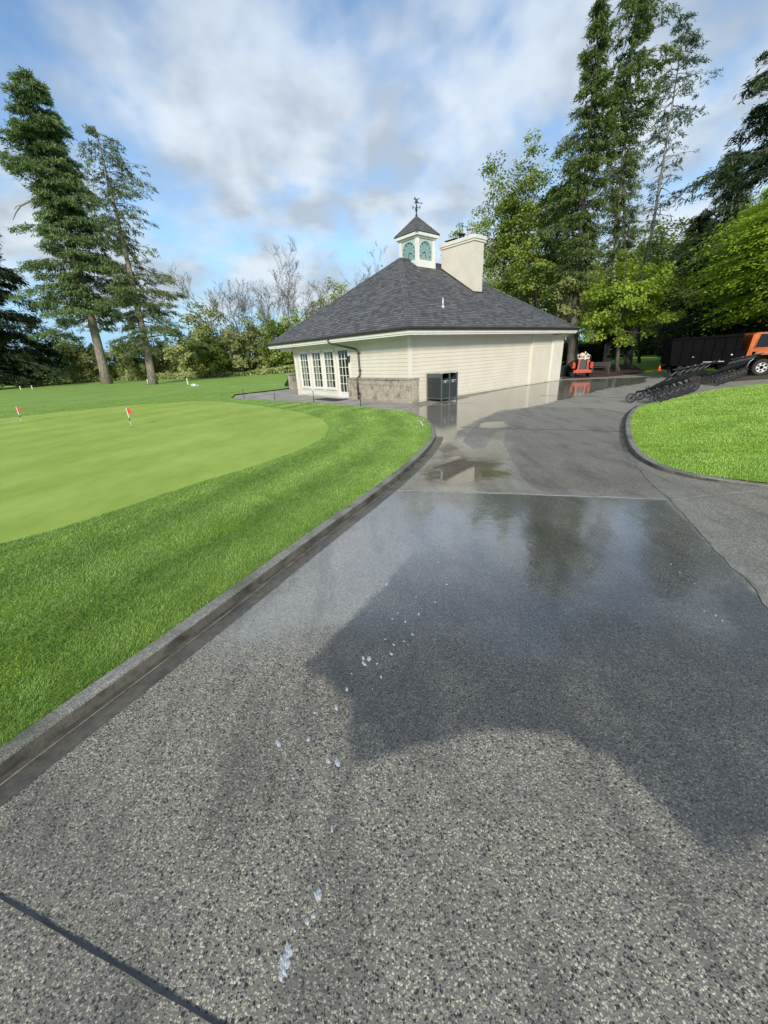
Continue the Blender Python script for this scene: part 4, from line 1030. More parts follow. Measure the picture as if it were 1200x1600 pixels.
# ------------------------------------------------------------------ push carts
def wheel_into(t, name, c, r, spokes=6, wt=.028):
    b = MB(); b.torus(c, r - wt / 2, wt / 2, (0, 1, 0), 28, 8); wh = b.build(name, M_['rubber'], t)
    b = MB(); b.torus(c, r - wt - .004, .010, (0, 1, 0), 24, 6); b.tube([(c[0], c[1] - .025, c[2]), (c[0], c[1] + .025, c[2])], .028, 10)
    for k in range(spokes):
        a = k * 2 * math.pi / spokes + .3; b.tube([(c[0], c[1], c[2]), (c[0] + (r - wt) * math.cos(a), c[1], c[2] + (r - wt) * math.sin(a))], [.016, .009], 5)
    b.build('rim', M_['rim_grey'], wh); return wh
M_['rim_grey'] = simple('dark_grey_rim', (.07, .07, .075), .35, .3, .15, 10, .05)
def make_cart():
    t = empty('push_cart', (0, 0, 0), 'x', 'golf cart')
    for y in (-.32, .32): wheel_into(t, 'wheel', (0, y, .18), .18)
    wheel_into(t, 'wheel', (.72, 0, .15), .15)
    b = MB()
    b.tube([(.60, 0, .34), (.35, 0, .40), (-.08, 0, .68), (-.38, 0, 1.0)], .030, 8)
    b.box((-.10, -.13, .12), (.12, .13, .26), .03); b.tube([(.10, 0, .25), (.36, 0, .38)], .028, 8)
    b.tube([(.72, -.04, .15), (.60, -.04, .34), (.60, .04, .34), (.72, .04, .15)], .014, 6)
    b.tube([(0, -.20, .16), (.22, 0, .46), (0, .30, .16)], .017, 8); b.tube([(0, -.20, .16), (.0, .30, .16)], .012, 8)
    b.tube([(.22, 0, .46), (-.05, 0, .22), (-.05, 0, .18)], .013, 6)
    b.build('frame', M_['black_metal'], t)
    b = MB(); b.tube([(-.36, 0, .98), (-.42, -.10, 1.0), (-.50, -.18, 1.04), (-.56, -.10, 1.06), (-.56, .10, 1.06), (-.50, .18, 1.04), (-.42, .10, 1.0), (-.36, 0, .98)], .018, 8)
    b.box((-.46, -.06, .98), (-.36, .06, 1.02), .01); h_ = b.build('handle', M_['black_plastic'], t)
    b = MB(); b.tube([(-.565, -.09, 1.065), (-.565, .09, 1.065)], .022, 8); b.build('grip', M_['chrome'], h_)
    b = MB(); b.tube([(.34, -.15, .52), (.30, -.10, .42), (.30, .10, .42), (.34, .15, .52)], .014, 6); b.build('bag_bracket', M_['black_plastic'], t)
    b = MB(); b.tube([(-.20, -.14, .90), (-.20, -.08, .76), (-.20, .08, .76), (-.20, .14, .90)], .014, 6); b.build('bag_bracket', M_['black_plastic'], t)
    b = MB(); b.box((-.36, -.07, .97), (-.22, .07, 1.015), .015); b.build('console', M_['black_plastic'], t)
    return t
cart = make_cart(); used = [False]
def place_cart(x, y, rz_, lab, group):
    o = cart if not used[0] else copy_tree(cart); used[0] = True
    o.location = (x, y, .002); o.rotation_euler = (0, 0, rz_); tag(o, lab, 'golf cart', group)
ordn = ['first', 'second', 'third', 'fourth', 'fifth', 'sixth', 'seventh', 'eighth']
r0, r1 = Vector(G(1026, 631)), Vector(G(1081, 612))
fd = Vector(G(984, 638)) - Vector(G(1024, 640)); a0 = math.atan2(fd.y, fd.x)
n = 6
for i in range(n):
    p = r0.lerp(r1, i / (n - 1)); place_cart(p.x, p.y, a0 + rnd.uniform(-.05, .05) + .1, 'black push cart, %s from the left in the front row by the right lawn' % ordn[i] if i else 'black push cart at the left end of the front row, nearest the kerb', 'push carts in the front row')
r0, r1 = Vector(G(1120, 602)), Vector(G(1158, 589))
n = 7
for i in range(n):
    p = r0.lerp(r1, i / (n - 1)); place_cart(p.x, p.y, a0 + rnd.uniform(-.06, .06) + .1, 'black push cart, %s from the left in the back row beside the truck' % ordn[i], 'push carts in the back row')

# ------------------------------------------------------------------ truck
tl, fw = Vector(G(1046, 591)), Vector(G(1186, 587.5))
hd = (fw - tl); ta = math.atan2(hd.y, hd.x); S = hd.length      # tail -> front wheel
trk = empty('tipper_truck', tl, 'black box tipper truck with an orange cab parked behind the push carts', 'truck', rz=ta)
TW = 1.75
b = MB()
# bed: leaning tail, ribs, top rail
sec = [(-.10, .66), (S - 1.02, .60), (S - 1.02, 1.96), (-.22, 1.86)]
XZ = Matrix(((1, 0, 0, 0), (0, 0, 1, 0), (0, 1, 0, 0), (0, 0, 0, 1)))
b.prism(sec, .0, TW, XZ)
for k in range(6):
    x = .30 + k * (S - 1.5) / 5; b.box((x - .035, -.04, .66), (x + .035, 0, 1.86), .006)
b.box((-.20, -.05, 1.82), (S - 1.02, 0.0, 1.90), .008); b.box((-.10, -.05, .60), (S - 1.02, 0, .70), .008)
bed_ = b.build('box_bed', M_['truck_black'], trk)
b = MB(); b.box((-.16, .06, .75), (-.12, TW - .06, 1.75)); b.build('tailgate', M_['truck_black'], bed_)
b = MB(); b.tube([(.75, -.047, .98), (.82, -.047, .98)], .02, 6); b.box((1.25, -.055, .72), (2.1, -.041, .745)); b.ball((S - 1.32, -.045, 1.02), .05, 8, 5, (1, .3, .8)); b.build('side_lamp', M_['pale_metal'], bed_)
b = MB(); b.box((.0, .35, .44), (S + .9, .50, .60)); b.box((.0, TW - .50, .44), (S + .9, TW - .35, .60))
b.box((S - 1.75, .02, .34), (S - 1.05, .34, .60), .03); b.box((S - 1.0, .1, .45), (S - .75, TW - .1, 1.2)); b.box((-.12, .1, .40), (-.02, TW - .1, .55))
b.build('chassis', M_['truck_black'], trk)
b = MB()
cabp = [(S - .74, .72), (S - .58, .70), (S - .50, .90), (S - .30, 1.0), (S + .22, 1.0), (S + .42, .90), (S + .55, .66), (S + .98, .60), (S + 1.02, 1.05), (S + .80, 1.92), (S + .60, 2.03), (S - .52, 2.03), (S - .66, 1.94)]
cabp = [(x, z * .965) for x, z in cabp]
b.prism(cabp, .0, TW, XZ); cabo = b.build('cab', M_['orange'], trk)
b = MB(); dp = [(S - .48, 1.30), (S + .70, 1.30), (S + .58, 1.86), (S - .38, 1.88)]; b.prism(dp, -.012, -.002, XZ); b.build('side_window', M_['black_glass'] if 'black_glass' in M_ else simple('dark_window', (.01, .011, .014), .12, 0, .1, 3, 0), cabo)
b = MB(); 
for a, c in (((S - .62, 1.24), (S - .48, 1.94)),): pass
b.tube([(S - .52, -.012, 1.27), (S - .42, -.012, 1.90), (S + .62, -.012, 1.88), (S + .74, -.012, 1.27), (S - .52, -.012, 1.27)], .016, 6); b.tube([(S - .62, -.008, .78), (S - .62, -.008, 1.25), (S - .53, -.008, 1.90)], .008, 5)
b.build('door_trim', M_['trim_orange'] if 'trim_orange' in M_ else simple('light_orange_edge', (.62, .22, .06), .35, 0, .08, 3, .02), cabo)
b = MB(); b.box((S - .53, -.02, .98), (S - .40, -.004, 1.12), .02); b.build('door_handle', M_['truck_black'], cabo)
# faded lettering band on the door: illegible strokes at this size
b = MB(); x = S - .28
for k in range(9):
    ww = rnd.uniform(.035, .06); b.box((x, -.006, 1.035), (x + ww, -.002, 1.035 + rnd.choice((.05, .07, .07)))); x += ww + .02
b.build('door_lettering', M_['letter'] if 'letter' in M_ else simple('faded_lettering', (.36, .24, .17), .6, 0, .2, 20, 0), cabo)
b = MB(); b.torus((S, -.012, .82 * .965), .0, .0, (0, 1, 0), 3, 3) if False else None
def truck_wheel(x, y0, rim=True):
    b = MB(); rr = .39
    prof_ = [(.23, 0), (.34, .0), (.385, .03), (.39, .06), (.39, .17), (.385, .20), (.34, .23), (.23, .23)]
    n_ = 32; vs_ = []
    for i in range(n_):
        a = 2 * math.pi * i / n_
        for (q, d) in prof_: vs_.append((x + q * math.cos(a), y0 + d, rr + q * math.sin(a)))
    k = len(prof_); b.add(vs_, [(i * k + j, ((i + 1) % n_) * k + j, ((i + 1) % n_) * k + (j + 1) % k, i * k + (j + 1) % k) for i in range(n_) for j in range(k)], True)
    t_ = b.build('wheel', M_['rubber'], trk)
    b = MB(); b.tube([(x, y0 + .05, rr), (x, y0 + .09, rr)], .235, 28); b.torus((x, y0 + .02, rr), .222, .014, (0, 1, 0), 28, 6)
    b.build('rim', M_['truck_black'] if rim == 2 else M_['wheel_white'], t_)
    b = MB()
    for q in range(6):
        a = q * math.pi / 3 + .5; b.tube([(x + .155 * math.cos(a), y0 + .035, rr + .155 * math.sin(a)), (x + .155 * math.cos(a), y0 + .049, rr + .155 * math.sin(a))], .045, 8)
    b.tube([(x, y0 + .0, rr), (x, y0 + .049, rr)], [.05, .085], 12); b.build('hub', M_['truck_black'], t_)
truck_wheel(S, -.03); truck_wheel(.62, .02, 2); truck_wheel(S, TW - .22); truck_wheel(.62, TW - .24, 2)
b = MB(); b.torus((S, .10, .42), .47, .03, (0, 1, 0), 24, 6); 
b = MB(); b.box((S + .98, .05, .40), (S + 1.08, TW - .05, .66), .02); b.build('bumper', M_['truck_black'], trk)
for y in (.12, TW - .42):
    b = MB(); b.box((S + 1.0, y, .80), (S + 1.03, y + .30, .95), .008); b.build('headlight', M_['chrome'], trk)
b = MB(); b.prism([(S + 1.005, 1.06), (S + .815, 1.80), (S + .835, 1.81), (S + 1.022, 1.065)], .12, TW - .12, XZ); b.build('windshield', bpy.data.materials['dark_window'], cabo)
b = MB(); b.tube([(S + .86, -.02, 1.5), (S + .92, -.22, 1.52), (S + .92, -.22, 1.3)], .012, 6); b.box((S + .88, -.30, 1.22), (S + .94, -.16, 1.52), .02); b.build('mirror', M_['truck_black'], cabo)
# mud flap behind the front wheel, pale edge seen in the photograph
b = MB(); b.tube([(S - .60, .0, .42), (S - .52, .0, .68), (S - .40, .0, .80)], .018, 6); b.build('mudguard_edge', M_['pale_metal'], trk)

# ------------------------------------------------------------------ compact track loader
g = Vector(G(908, 590)); la = math.atan2(-g.x, g.y) + 0.0
ldr = empty('mini_loader', g, 'small orange walk behind track loader parked by the mulch bed', 'loader', rz=la + R(8))
b = MB(); b.box((-.30, -.05, .42), (.30, .75, 1.02), .03); b.build('engine_cover', M_['black_metal'], ldr)
b = MB(); b.box((-.17, -.065, .48), (.17, -.05, 1.0)); [b.box((-.16, -.075, .50 + k * .06), (.16, -.066, .53 + k * .06)) for k in range(8)]; b.build('grille', M_['dark_panel'], ldr)
b = MB()
for s in (-1, 1):
    b.prism([(s * .20, .44), (s * .30, .44), (s * .27, 1.04), (s * .18, 1.04)] if s > 0 else [(s * .30, .44), (s * .20, .44), (s * .18, 1.04), (s * .27, 1.04)], .07, .16, Matrix(((1, 0, 0, 0), (0, 0, -1, 0), (0, 1, 0, 0), (0, 0, 0, 1))))
b.box((-.50, -.16, .28), (.50, -.04, .44), .02); b.prism([(-.52, .28), (.52, .28), (.34, .48), (-.34, .48)], .155, .17, Matrix(((1, 0, 0, 0), (0, 0, -1, 0), (0, 1, 0, 0), (0, 0, 0, 1))))
b.build('frame', M_['red_orange'], ldr)
for s in (-1, 1):
    b = MB(); x0 = s * .38; b.box((min(x0, x0 + s * .20), .0, .50), (max(x0, x0 + s * .20), .80, .86), .05); b.build('side_guard', M_['red_orange'], ldr)
    b = MB(); pts = [(-.1, .14), (-.04, .03), (.1, 0), (.85, 0), (1.0, .06), (1.05, .18), (.95, .30), (.1, .30), (-.06, .25)]
    b.prism([(y, z) for y, z in pts], s * .50 - .11, s * .50 + .11, Matrix(((0, 0, 1, 0), (1, 0, 0, 0), (0, 1, 0, 0), (0, 0, 0, 1))))
    for k in range(5): b.box((s * .50 - .115, -.13 + .0, .04 + k * .055), (s * .50 + .115, -.09, .065 + k * .055))
    b.build('track', M_['rubber'], ldr)
    b = MB(); b.tube([(s * .42, .7, .9), (s * .42, 1.3, .75), (s * .42, 1.8, .25)], .05, 8); b.build('lift_arm', M_['red_orange'], ldr)
b = MB(); b.box((-.30, -.02, 1.03), (.32, .35, 1.12), .02); b.ball((-.10, .06, 1.26), .17, 12, 8, (1, .7, .8)); b.build('control_panel', M_['beige_plastic'], ldr)
b = MB()
for (x, z, r_) in ((.05, 1.40, .05), (.16, 1.32, .04), (.22, 1.26, .045), (.30, 1.24, .035), (.12, 1.24, .035), (-.32, 1.26, .05)):
    b.tube([(x, .02, 1.08), (x, .0, z)], .014, 6); b.ball((x, .0, z), r_, 8, 6)
b.box((.02, -.09, 1.0), (.12, -.05, 1.22), .02); b.build('lever', M_['cream_trim'], ldr)
b = MB(); b.tube([(-.36, .1, .9), (-.40, .1, 1.20), (-.30, .1, 1.34)], .028, 8); b.tube([(.38, .1, .8), (.40, .1, 1.12), (.34, .1, 1.24)], .03, 8); b.tube([(-.42, .1, 1.05), (-.62, .3, .86), (-.92, .6, .55)], .045, 8); b.build('hand_rail', M_['black_metal'], ldr)
g2 = Vector(G(883, 588)); b = MB(); b.prism([(-.5, 0), (.42, 0), (.50, .12), (.42, .55), (.1, .66), (-.25, .62), (-.35, .3)], -.3, .4, Matrix(((1, 0, 0, 0), (0, 0, -1, 0), (0, 1, 0, 0), (0, 0, 0, 1)))); b.box((-.54, -.34, -.0), (.5, -.29, .06), .01)
o = b.build('loader_bucket', M_['black_metal']); o.location = g2; tag(o, 'black steel loader bucket on the ground between the clubhouse pillar and the orange loader', 'bucket')
g3 = Vector(G(937, 586)); g3.z = .03
bn = empty('timber_bench', g3, 'low dark timber bench in the mulch right of the orange loader', 'bench', rz=R(-28))
b = MB(); [b.box((-.55, -.2 + k * .14, .42), (.55, -.08 + k * .14, .46), .006) for k in range(3)]; b.build('seat', M_['dark_wood'], bn)
for s in (-1, 1):
    b = MB(); b.box((s * .45 - .05, -.18, 0), (s * .45 + .05, .2, .42), .006); b.build('leg', M_['dark_wood'], bn)
b = MB(); [b.box((-.55, .22, .50 + k * .13), (.55, .26, .60 + k * .13), .006) for k in range(2)]; b.box((-.48, .225, .0), (-.42, .255, .75)); b.box((.42, .225, .0), (.48, .255, .75)); b.build('backrest', M_['dark_wood'], bn)
# stand with cone
g4 = Vector(G(1023, 591)); st_ = empty('low_stand', g4, 'small black two legged stand carrying an orange cone, left of the push carts', 'stand', rz=R(-30))
b = MB(); b.box((-.12, -.16, .34), (.62, .16, .37), .005); b.build('top', M_['black_metal'], st_)
for x in (-.09, .18): 
    b = MB(); b.box((x - .02, -.14, 0), (x + .02, -.10, .34)); b.box((x - .02, .10, 0), (x + .02, .14, .34)); b.box((x - .015, -.10, .30), (x + .015, .10, .33)); b.build('leg', M_['black_metal'], st_)
b = MB(); b.box((.56, -.14, 0), (.60, -.10, .34)); b.box((.56, .10, 0), (.60, .14, .34)); b.build('leg', M_['black_metal'], st_)
cn = empty('traffic_cone', g4 + Matrix.Rotation(R(-30), 3, 'Z') @ Vector((.12, 0, .371)), 'small orange cone standing on the low black stand', 'cone')
b = MB(); b.tube([(0, 0, .02), (0, 0, .26)], [.065, .025], 16); b.build('cone_body', M_['cone'], cn)
b = MB(); b.box((-.09, -.09, 0), (.09, .09, .018), .005); b.build('base', M_['cone'], cn)

# ------------------------------------------------------------------ soap foam left on the wet slab
M_['foam'] = simple('soap_foam', (.52, .55, .56), .45, 0, .15, 60, .6, 220)
fm_t = M_['foam'].node_tree; fm_b = fm_t.nodes['Principled BSDF']
fm_t.links.new(mapr(fm_t, noise(fm_t, objco(fm_t), 260, 3, .6), .38, .54, .45, 1.0), fm_b.inputs['Alpha'])
foam = [(308, 690, 9), (416, 675, 7), (487, 752, 8), (520, 760, 10), (515, 562, 7), (438, 580, 4), (553, 497, 6), (612, 385, 6), (632, 388, 8), (615, 405, 7), (661, 405, 4), (675, 453, 4), (712, 370, 5), (720, 337, 4), (690, 318, 3), (762, 255, 4), (810, 228, 4), (716, 245, 3), (735, 224, 3), (787, 300, 4), (757, 325, 3), (695, 120, 5), (800, 167, 2), (570, 440, 3), (500, 995, 5), (440, 1090, 5), (450, 1232, 10), (412, 1325, 7), (433, 1305, 6), (362, 815, 4), (548, 865, 4), (346, 1425, 10), (334, 1470, 11), (318, 1520, 8), (366, 1355, 4), (372, 1262, 4), (455, 1215, 5), (338, 1447, 8), (326, 1497, 8), (772, 338, 2), (645, 495, 2), (868, 185, 3), (880, 42, 3), (909, 122, 3)]
big_foam = [(1085, 1470, 3), (1118, 962, 5), (1128, 970, 4), (1048, 882, 4), (1062, 895, 3), (1100, 955, 3), (700, 848, 3), (1085, 912, 3)]
def foam_patch(px, py, r):
    g = G(px, py); dist = math.hypot(g[0], g[1], H); rad = r * dist * dist / (H * 600) * .22 + r * dist / 600 * .30
    b = MB(); k = 16; ph = rnd.uniform(0, 6); st = rnd.uniform(1, 1.7); an = rnd.uniform(-.4, .4) + math.atan2(g[1], g[0] - .001)
    rr = [1 + .22 * math.sin(2 * a + ph) + .16 * math.sin(5 * a + ph * 2) + rnd.uniform(-.12, .12) for a in [2 * math.pi * i / k for i in range(k)]]
    vs_ = [(0, 0, .003 + rad * .04)]
    for ring_, z in ((.55, .0025 + rad * .03), (1.0, .0008)):
        for i in range(k):
            a = 2 * math.pi * i / k; x = math.cos(a) * rr[i] * ring_ * rad * st; y = math.sin(a) * rr[i] * ring_ * rad * .8
            vs_.append((x * math.cos(an) - y * math.sin(an), x * math.sin(an) + y * math.cos(an), z + rnd.uniform(0, .0008)))
    b.add(vs_, [(0, 1 + i, 1 + (i + 1) % k) for i in range(k)] + [(1 + i, 1 + k + i, 1 + k + (i + 1) % k, 1 + (i + 1) % k) for i in range(k)], True)
    o = b.build('foam_patch', M_['foam']); o.location = (g[0], g[1], .001)
    tag(o, 'white soap foam fleck drying on the speckled wet driveway', 'foam', 'soap foam flecks on the driveway')
for x, y, r in foam: foam_patch(300 + x / 2.286, 860 + y / 2.286, r * .75)
for x, y, r in big_foam: foam_patch(x, y, r * .4)

# ------------------------------------------------------------------ trees
class Leaves:
    def __init__(s): s.c = []; s.a = []; s.b = []; s.t = []
    def add(s, c, a, b, t): s.c.append(c); s.a.append(a); s.b.append(b); s.t.append(t)
    def build(s, name, mat, parent, origin):
        C_, A_, B_, T_ = (np.concatenate(q) for q in (s.c, s.a, s.b, s.t)); n = len(C_)
        V = np.stack([C_ - A_, C_ - A_ * .1 + B_, C_ + A_, C_ + A_ * .0 - B_], 1) - np.array(origin)
        F = np.arange(4 * n).reshape(n, 4)
        return np_mesh(name, V.reshape(-1, 3), F, mat, parent, dict(tint=np.repeat(np.clip(T_, 0, 1), 4)))
def unit(v): return v / (np.linalg.norm(v, axis=-1, keepdims=True) + 1e-9)
def conifer(label, base, top, prof, foli, bark, nbr=90, spr=130, leaf=.28, droop=.22, t0=.18, seed=1, lw=.32, tr=.30, bare=None, group=None, name='fir_tree', cat='tree', hang=.25, bend=.3, rise=.25):
    """prof: rows (t, left radius, right radius) in metres as seen from the camera"""
    r_ = np.random.RandomState(seed); base = np.array(base, float); top = np.array(top, float)
    root = empty(name, tuple(base), label, cat, group)
    hgt = np.linalg.norm(top - base)
    bx = r_.normal(0, bend, 2)
    def P(t): return base + (top - base) * t + np.array([bx[0], bx[1], 0]) * math.sin(math.pi * t)
    tr_ = MB(); ts = np.linspace(0, 1, 16)
    tr_.tube([P(t) - base for t in ts], [tr * (1 - .92 * t) * (1.25 if i == 0 else 1) for i, t in enumerate(ts)], 9)
    view = base[:2] / np.linalg.norm(base[:2]); right = np.array([view[1], -view[0]])
    pt = [p[0] for p in prof]; lv = Leaves()
    cl = r_.uniform(0, 6.28, 6)
    for i in range(nbr):
        t = t0 + (1 - t0) * ((i + r_.rand()) / nbr) ** .92
        az = r_.uniform(0, 2 * math.pi); d2 = np.array([math.cos(az), math.sin(az)])
        sd = d2 @ right; Lr = np.interp(t, pt, [p[2] for p in prof]); Ll = np.interp(t, pt, [p[1] for p in prof]); wgt = .5 + .5 * sd
        Ln = (Lr * wgt + Ll * (1 - wgt)) * r_.uniform(.60, 1.15) * (1 + .36 * math.sin(t * 31 + 2 * az + cl[0]) + .16 * math.sin(t * 67 - az + cl[1]))
        if Ln < .12: Ln = .12
        o = P(t); rs0 = rise * (1 if t > .5 else .6) + r_.normal(0, .16); dr = droop * r_.uniform(.6, 1.4)
        def Q(s): return o[None] + np.stack([d2[0] * Ln * s, d2[1] * Ln * s, Ln * (rs0 * s - (dr + rs0 * .6) * s ** 2)], 1)
        ss = np.linspace(0, 1, 5); q = Q(ss)
        tr_.tube([x - base for x in q], [tr * .22 * (1 - t) * .9 + .012 + Ln * .006] + [(.02 + Ln * .004) * (1 - s) + .006 for s in ss[1:]], 4, False)
        dn = spr if bare is None else int(spr * np.interp(t, [x[0] for x in bare], [x[1] for x in bare]) * r_.uniform(.5, 1.3))
        n = int(dn * min(1.8, .35 + Ln / 3.0))
        if n < 4:
            for _ in range(3):
                s = r_.uniform(.35, .95); c = Q(np.array([s]))[0]; e = c + np.array([d2[0] * .3 - d2[1] * r_.uniform(-.8, .8), d2[1] * .3 + d2[0] * r_.uniform(-.8, .8), r_.uniform(-.2, .3)]) * Ln * .3
                tr_.tube([c - base, e - base], [.014, .005], 3, False)
            if n <= 0: continue
        # side sprays: needles grouped in twigs, flat and drooping
        nt_ = max(3, n // 5); s = r_.beta(1.9, 1.15, nt_) ; s = np.clip(s * 1.03, .1, 1.03)
        lat = r_.uniform(-1, 1, nt_) * (lw * Ln * np.sin(np.pi * np.clip(s, .1, .97)) ** .8 + .12)
        cc_ = Q(s); side = np.array([-d2[1], d2[0], 0]); cc_ = cc_ + side * lat[:, None]; cc_[:, 2] -= np.abs(lat) * .35 + r_.rand(nt_) * hang * .5
        tw = unit(np.array([d2[0], d2[1], 0])[None] * r_.uniform(.5, 1.2, nt_)[:, None] + side[None] * (np.sign(lat) * r_.uniform(.2, 1.0, nt_))[:, None] + np.array([0, 0, 1])[None] * r_.uniform(-.7, .15, nt_)[:, None])
        k = 12; u_ = r_.uniform(-.1, 1, (nt_, k)); tl_ = leaf * 2.6 * r_.uniform(.6, 1.3, nt_)
        C_ = (cc_[:, None] + tw[:, None] * (u_ * tl_[:, None])[..., None]).reshape(-1, 3)
        C_ += r_.normal(0, leaf * .30, C_.shape)
        T_ = np.repeat(tw, k, 0); ax = unit(T_ + r_.normal(0, .55, C_.shape) + np.array([0, 0, -.25]))
        nb = unit(np.cross(ax, unit(np.array([0, 0, 1.0]) + r_.normal(0, .55, C_.shape))))
        sz = leaf * r_.uniform(.5, 1.15, len(C_))
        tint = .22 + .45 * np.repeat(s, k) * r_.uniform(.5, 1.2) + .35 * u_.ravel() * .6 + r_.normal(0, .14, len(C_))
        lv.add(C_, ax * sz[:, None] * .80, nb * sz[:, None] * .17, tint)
    tr_.build('trunk', bark, root); lv.build('crown', foli, root, base); return root
def limb_tree(tr_, p0, targets, r0, r_, base):
    for c in targets:
        p0_ = np.array(p0); m_ = (p0_ + c) / 2 + r_.normal(0, .08, 3) * np.linalg.norm(c - p0_) + np.array([0, 0, .05 * np.linalg.norm(c - p0_)])
        pts = [(1 - t) ** 2 * p0_ + 2 * t * (1 - t) * m_ + t * t * c for t in np.linspace(0, 1, 6)]
        tr_.tube([p - base for p in pts], [r0 * (1 - .82 * t) + .006 for t in np.linspace(0, 1, 6)], 5, False)
def broadleaf(label, base, cen, rad, foli, bark, ncl=60, per=90, leaf=.16, seed=1, tr=.14, group=None, name='broadleaf_tree', cat='tree', flat=.55, clr=.2, lean=0, up=.6, skirt=False):
    r_ = np.random.RandomState(seed); base = np.array(base, float); cen = np.array(cen, float); rad = np.array(rad, float)
    root = empty(name, tuple(base), label, cat, group); tr_ = MB()
    v = unit(r_.normal(0, 1, (ncl, 3))); rr = r_.uniform(.25, 1.0, ncl) ** .6
    lob = 1 + .22 * np.sin(3 * np.arctan2(v[:, 1], v[:, 0]) + seed) + .15 * np.sin(5 * v[:, 2] + seed * 2)
    C0 = cen + v * rad * (rr * lob)[:, None] * .92
    C0 = C0[C0[:, 2] > base[2] + .25]
    mid = cen - np.array([0, 0, rad[2] * .55]); mid[2] = max(mid[2], base[2] + .4)
    tr_.tube([p - base for p in (base, base * .5 + mid * .5 + np.array([r_.normal(0, .1), r_.normal(0, .1), 0]), mid, cen + np.array([0, 0, rad[2] * .5]))], [tr * 1.15, tr * .85, tr * .7, tr * .2], 8)
    main = C0[r_.permutation(len(C0))[:min(14, len(C0))]]
    limb_tree(tr_, mid, main, tr * .42, r_, base)
    for c in C0[r_.permutation(len(C0))[:min(40, len(C0))]]:
        m_ = main[np.argmin(np.linalg.norm(main - c, axis=1))]; 
        if np.linalg.norm(m_ - c) > .1: limb_tree(tr_, m_ * .6 + mid * .4, [c], tr * .16, r_, base)
    lv = Leaves()
    for c in C0:
        n = int(per * r_.uniform(.5, 1.4)); rc = clr * np.mean(rad) * r_.uniform(.7, 1.5)
        g = unit(r_.normal(0, 1, (n, 3))) * (r_.rand(n) ** .45)[:, None] * rc; g[:, 2] *= flat
        out = unit(c - cen)
        g[:, 2] -= .25 * (g[:, 0] ** 2 + g[:, 1] ** 2) / rc
        nrm = unit(out[None] * .5 + np.array([0, 0, up])[None] + r_.normal(0, .55, (n, 3)))
        ax = unit(np.cross(nrm, r_.normal(0, 1, (n, 3)))); bx_ = np.cross(nrm, ax); sz = leaf * r_.uniform(.55, 1.25, n)
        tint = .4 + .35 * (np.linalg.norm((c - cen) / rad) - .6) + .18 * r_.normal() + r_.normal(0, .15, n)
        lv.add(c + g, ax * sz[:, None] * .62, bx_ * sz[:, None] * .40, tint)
    tr_.build('trunk', bark, root); lv.build('crown', foli, root, base); return root
def bare_tree(label, base, hgt, seed, group=None, spread=.5, tr=.16, buds=0, mat=None, stems=1):
    r_ = np.random.RandomState(seed); root = empty('bare_tree', tuple(base), label, 'tree', group); tr_ = MB(); tips = []
    def grow(p, d, Ln, rad, lev):
        pts = [p]; q = p; n = 5
        for i in range(n):
            d = unit(d + r_.normal(0, .10 + .05 * lev, 3) + np.array([0, 0, .05])); q = q + d * Ln / n; pts.append(q)
        tr_.tube(pts, [max(.015, rad * (1 - .6 * i / n)) for i in range(n + 1)], 5 if lev < 2 else 3, False)
        if lev >= 4 or Ln < .3: tips.append(q); return
        for j in range(r_.randint(3, 6)):
            t = r_.uniform(.3, 1.0); k = min(n, int(t * n) + 1); o = pts[k]; az = r_.uniform(0, 2 * math.pi)
            sp = spread * r_.uniform(.6, 1.3); dd = unit(d * 1.0 + sp * np.array([math.cos(az), math.sin(az), .25])); grow(o, dd, Ln * r_.uniform(.4, .62), rad * (1 - .6 * t) * .55, lev + 1)
    for s in range(stems): grow(np.array([r_.normal(0, .15) * (stems > 1), r_.normal(0, .15) * (stems > 1), 0.0]), unit(np.array([r_.normal(0, .10), r_.normal(0, .10), 1])), hgt * .68, tr / stems ** .5, 0)
    tr_.build('trunk', mat or M_['bark_bare'], root)
    if buds:
        lv = Leaves(); T = np.array(tips)
        for c in T[r_.rand(len(T)) < .8]:
            n = buds; g = r_.normal(0, .28, (n, 3)); nrm = unit(r_.normal(0, 1, (n, 3)) + [0, 0, .5]); ax = unit(np.cross(nrm, r_.normal(0, 1, (n, 3)))); sz = .16 * r_.uniform(.5, 1.2, n)
            lv.add(c + g, ax * sz[:, None] * .6, np.cross(nrm, ax) * sz[:, None] * .4, r_.uniform(0, 1, n))
        lv.build('crown', M_['leaf_spring'], root, (0, 0, 0))
    return root

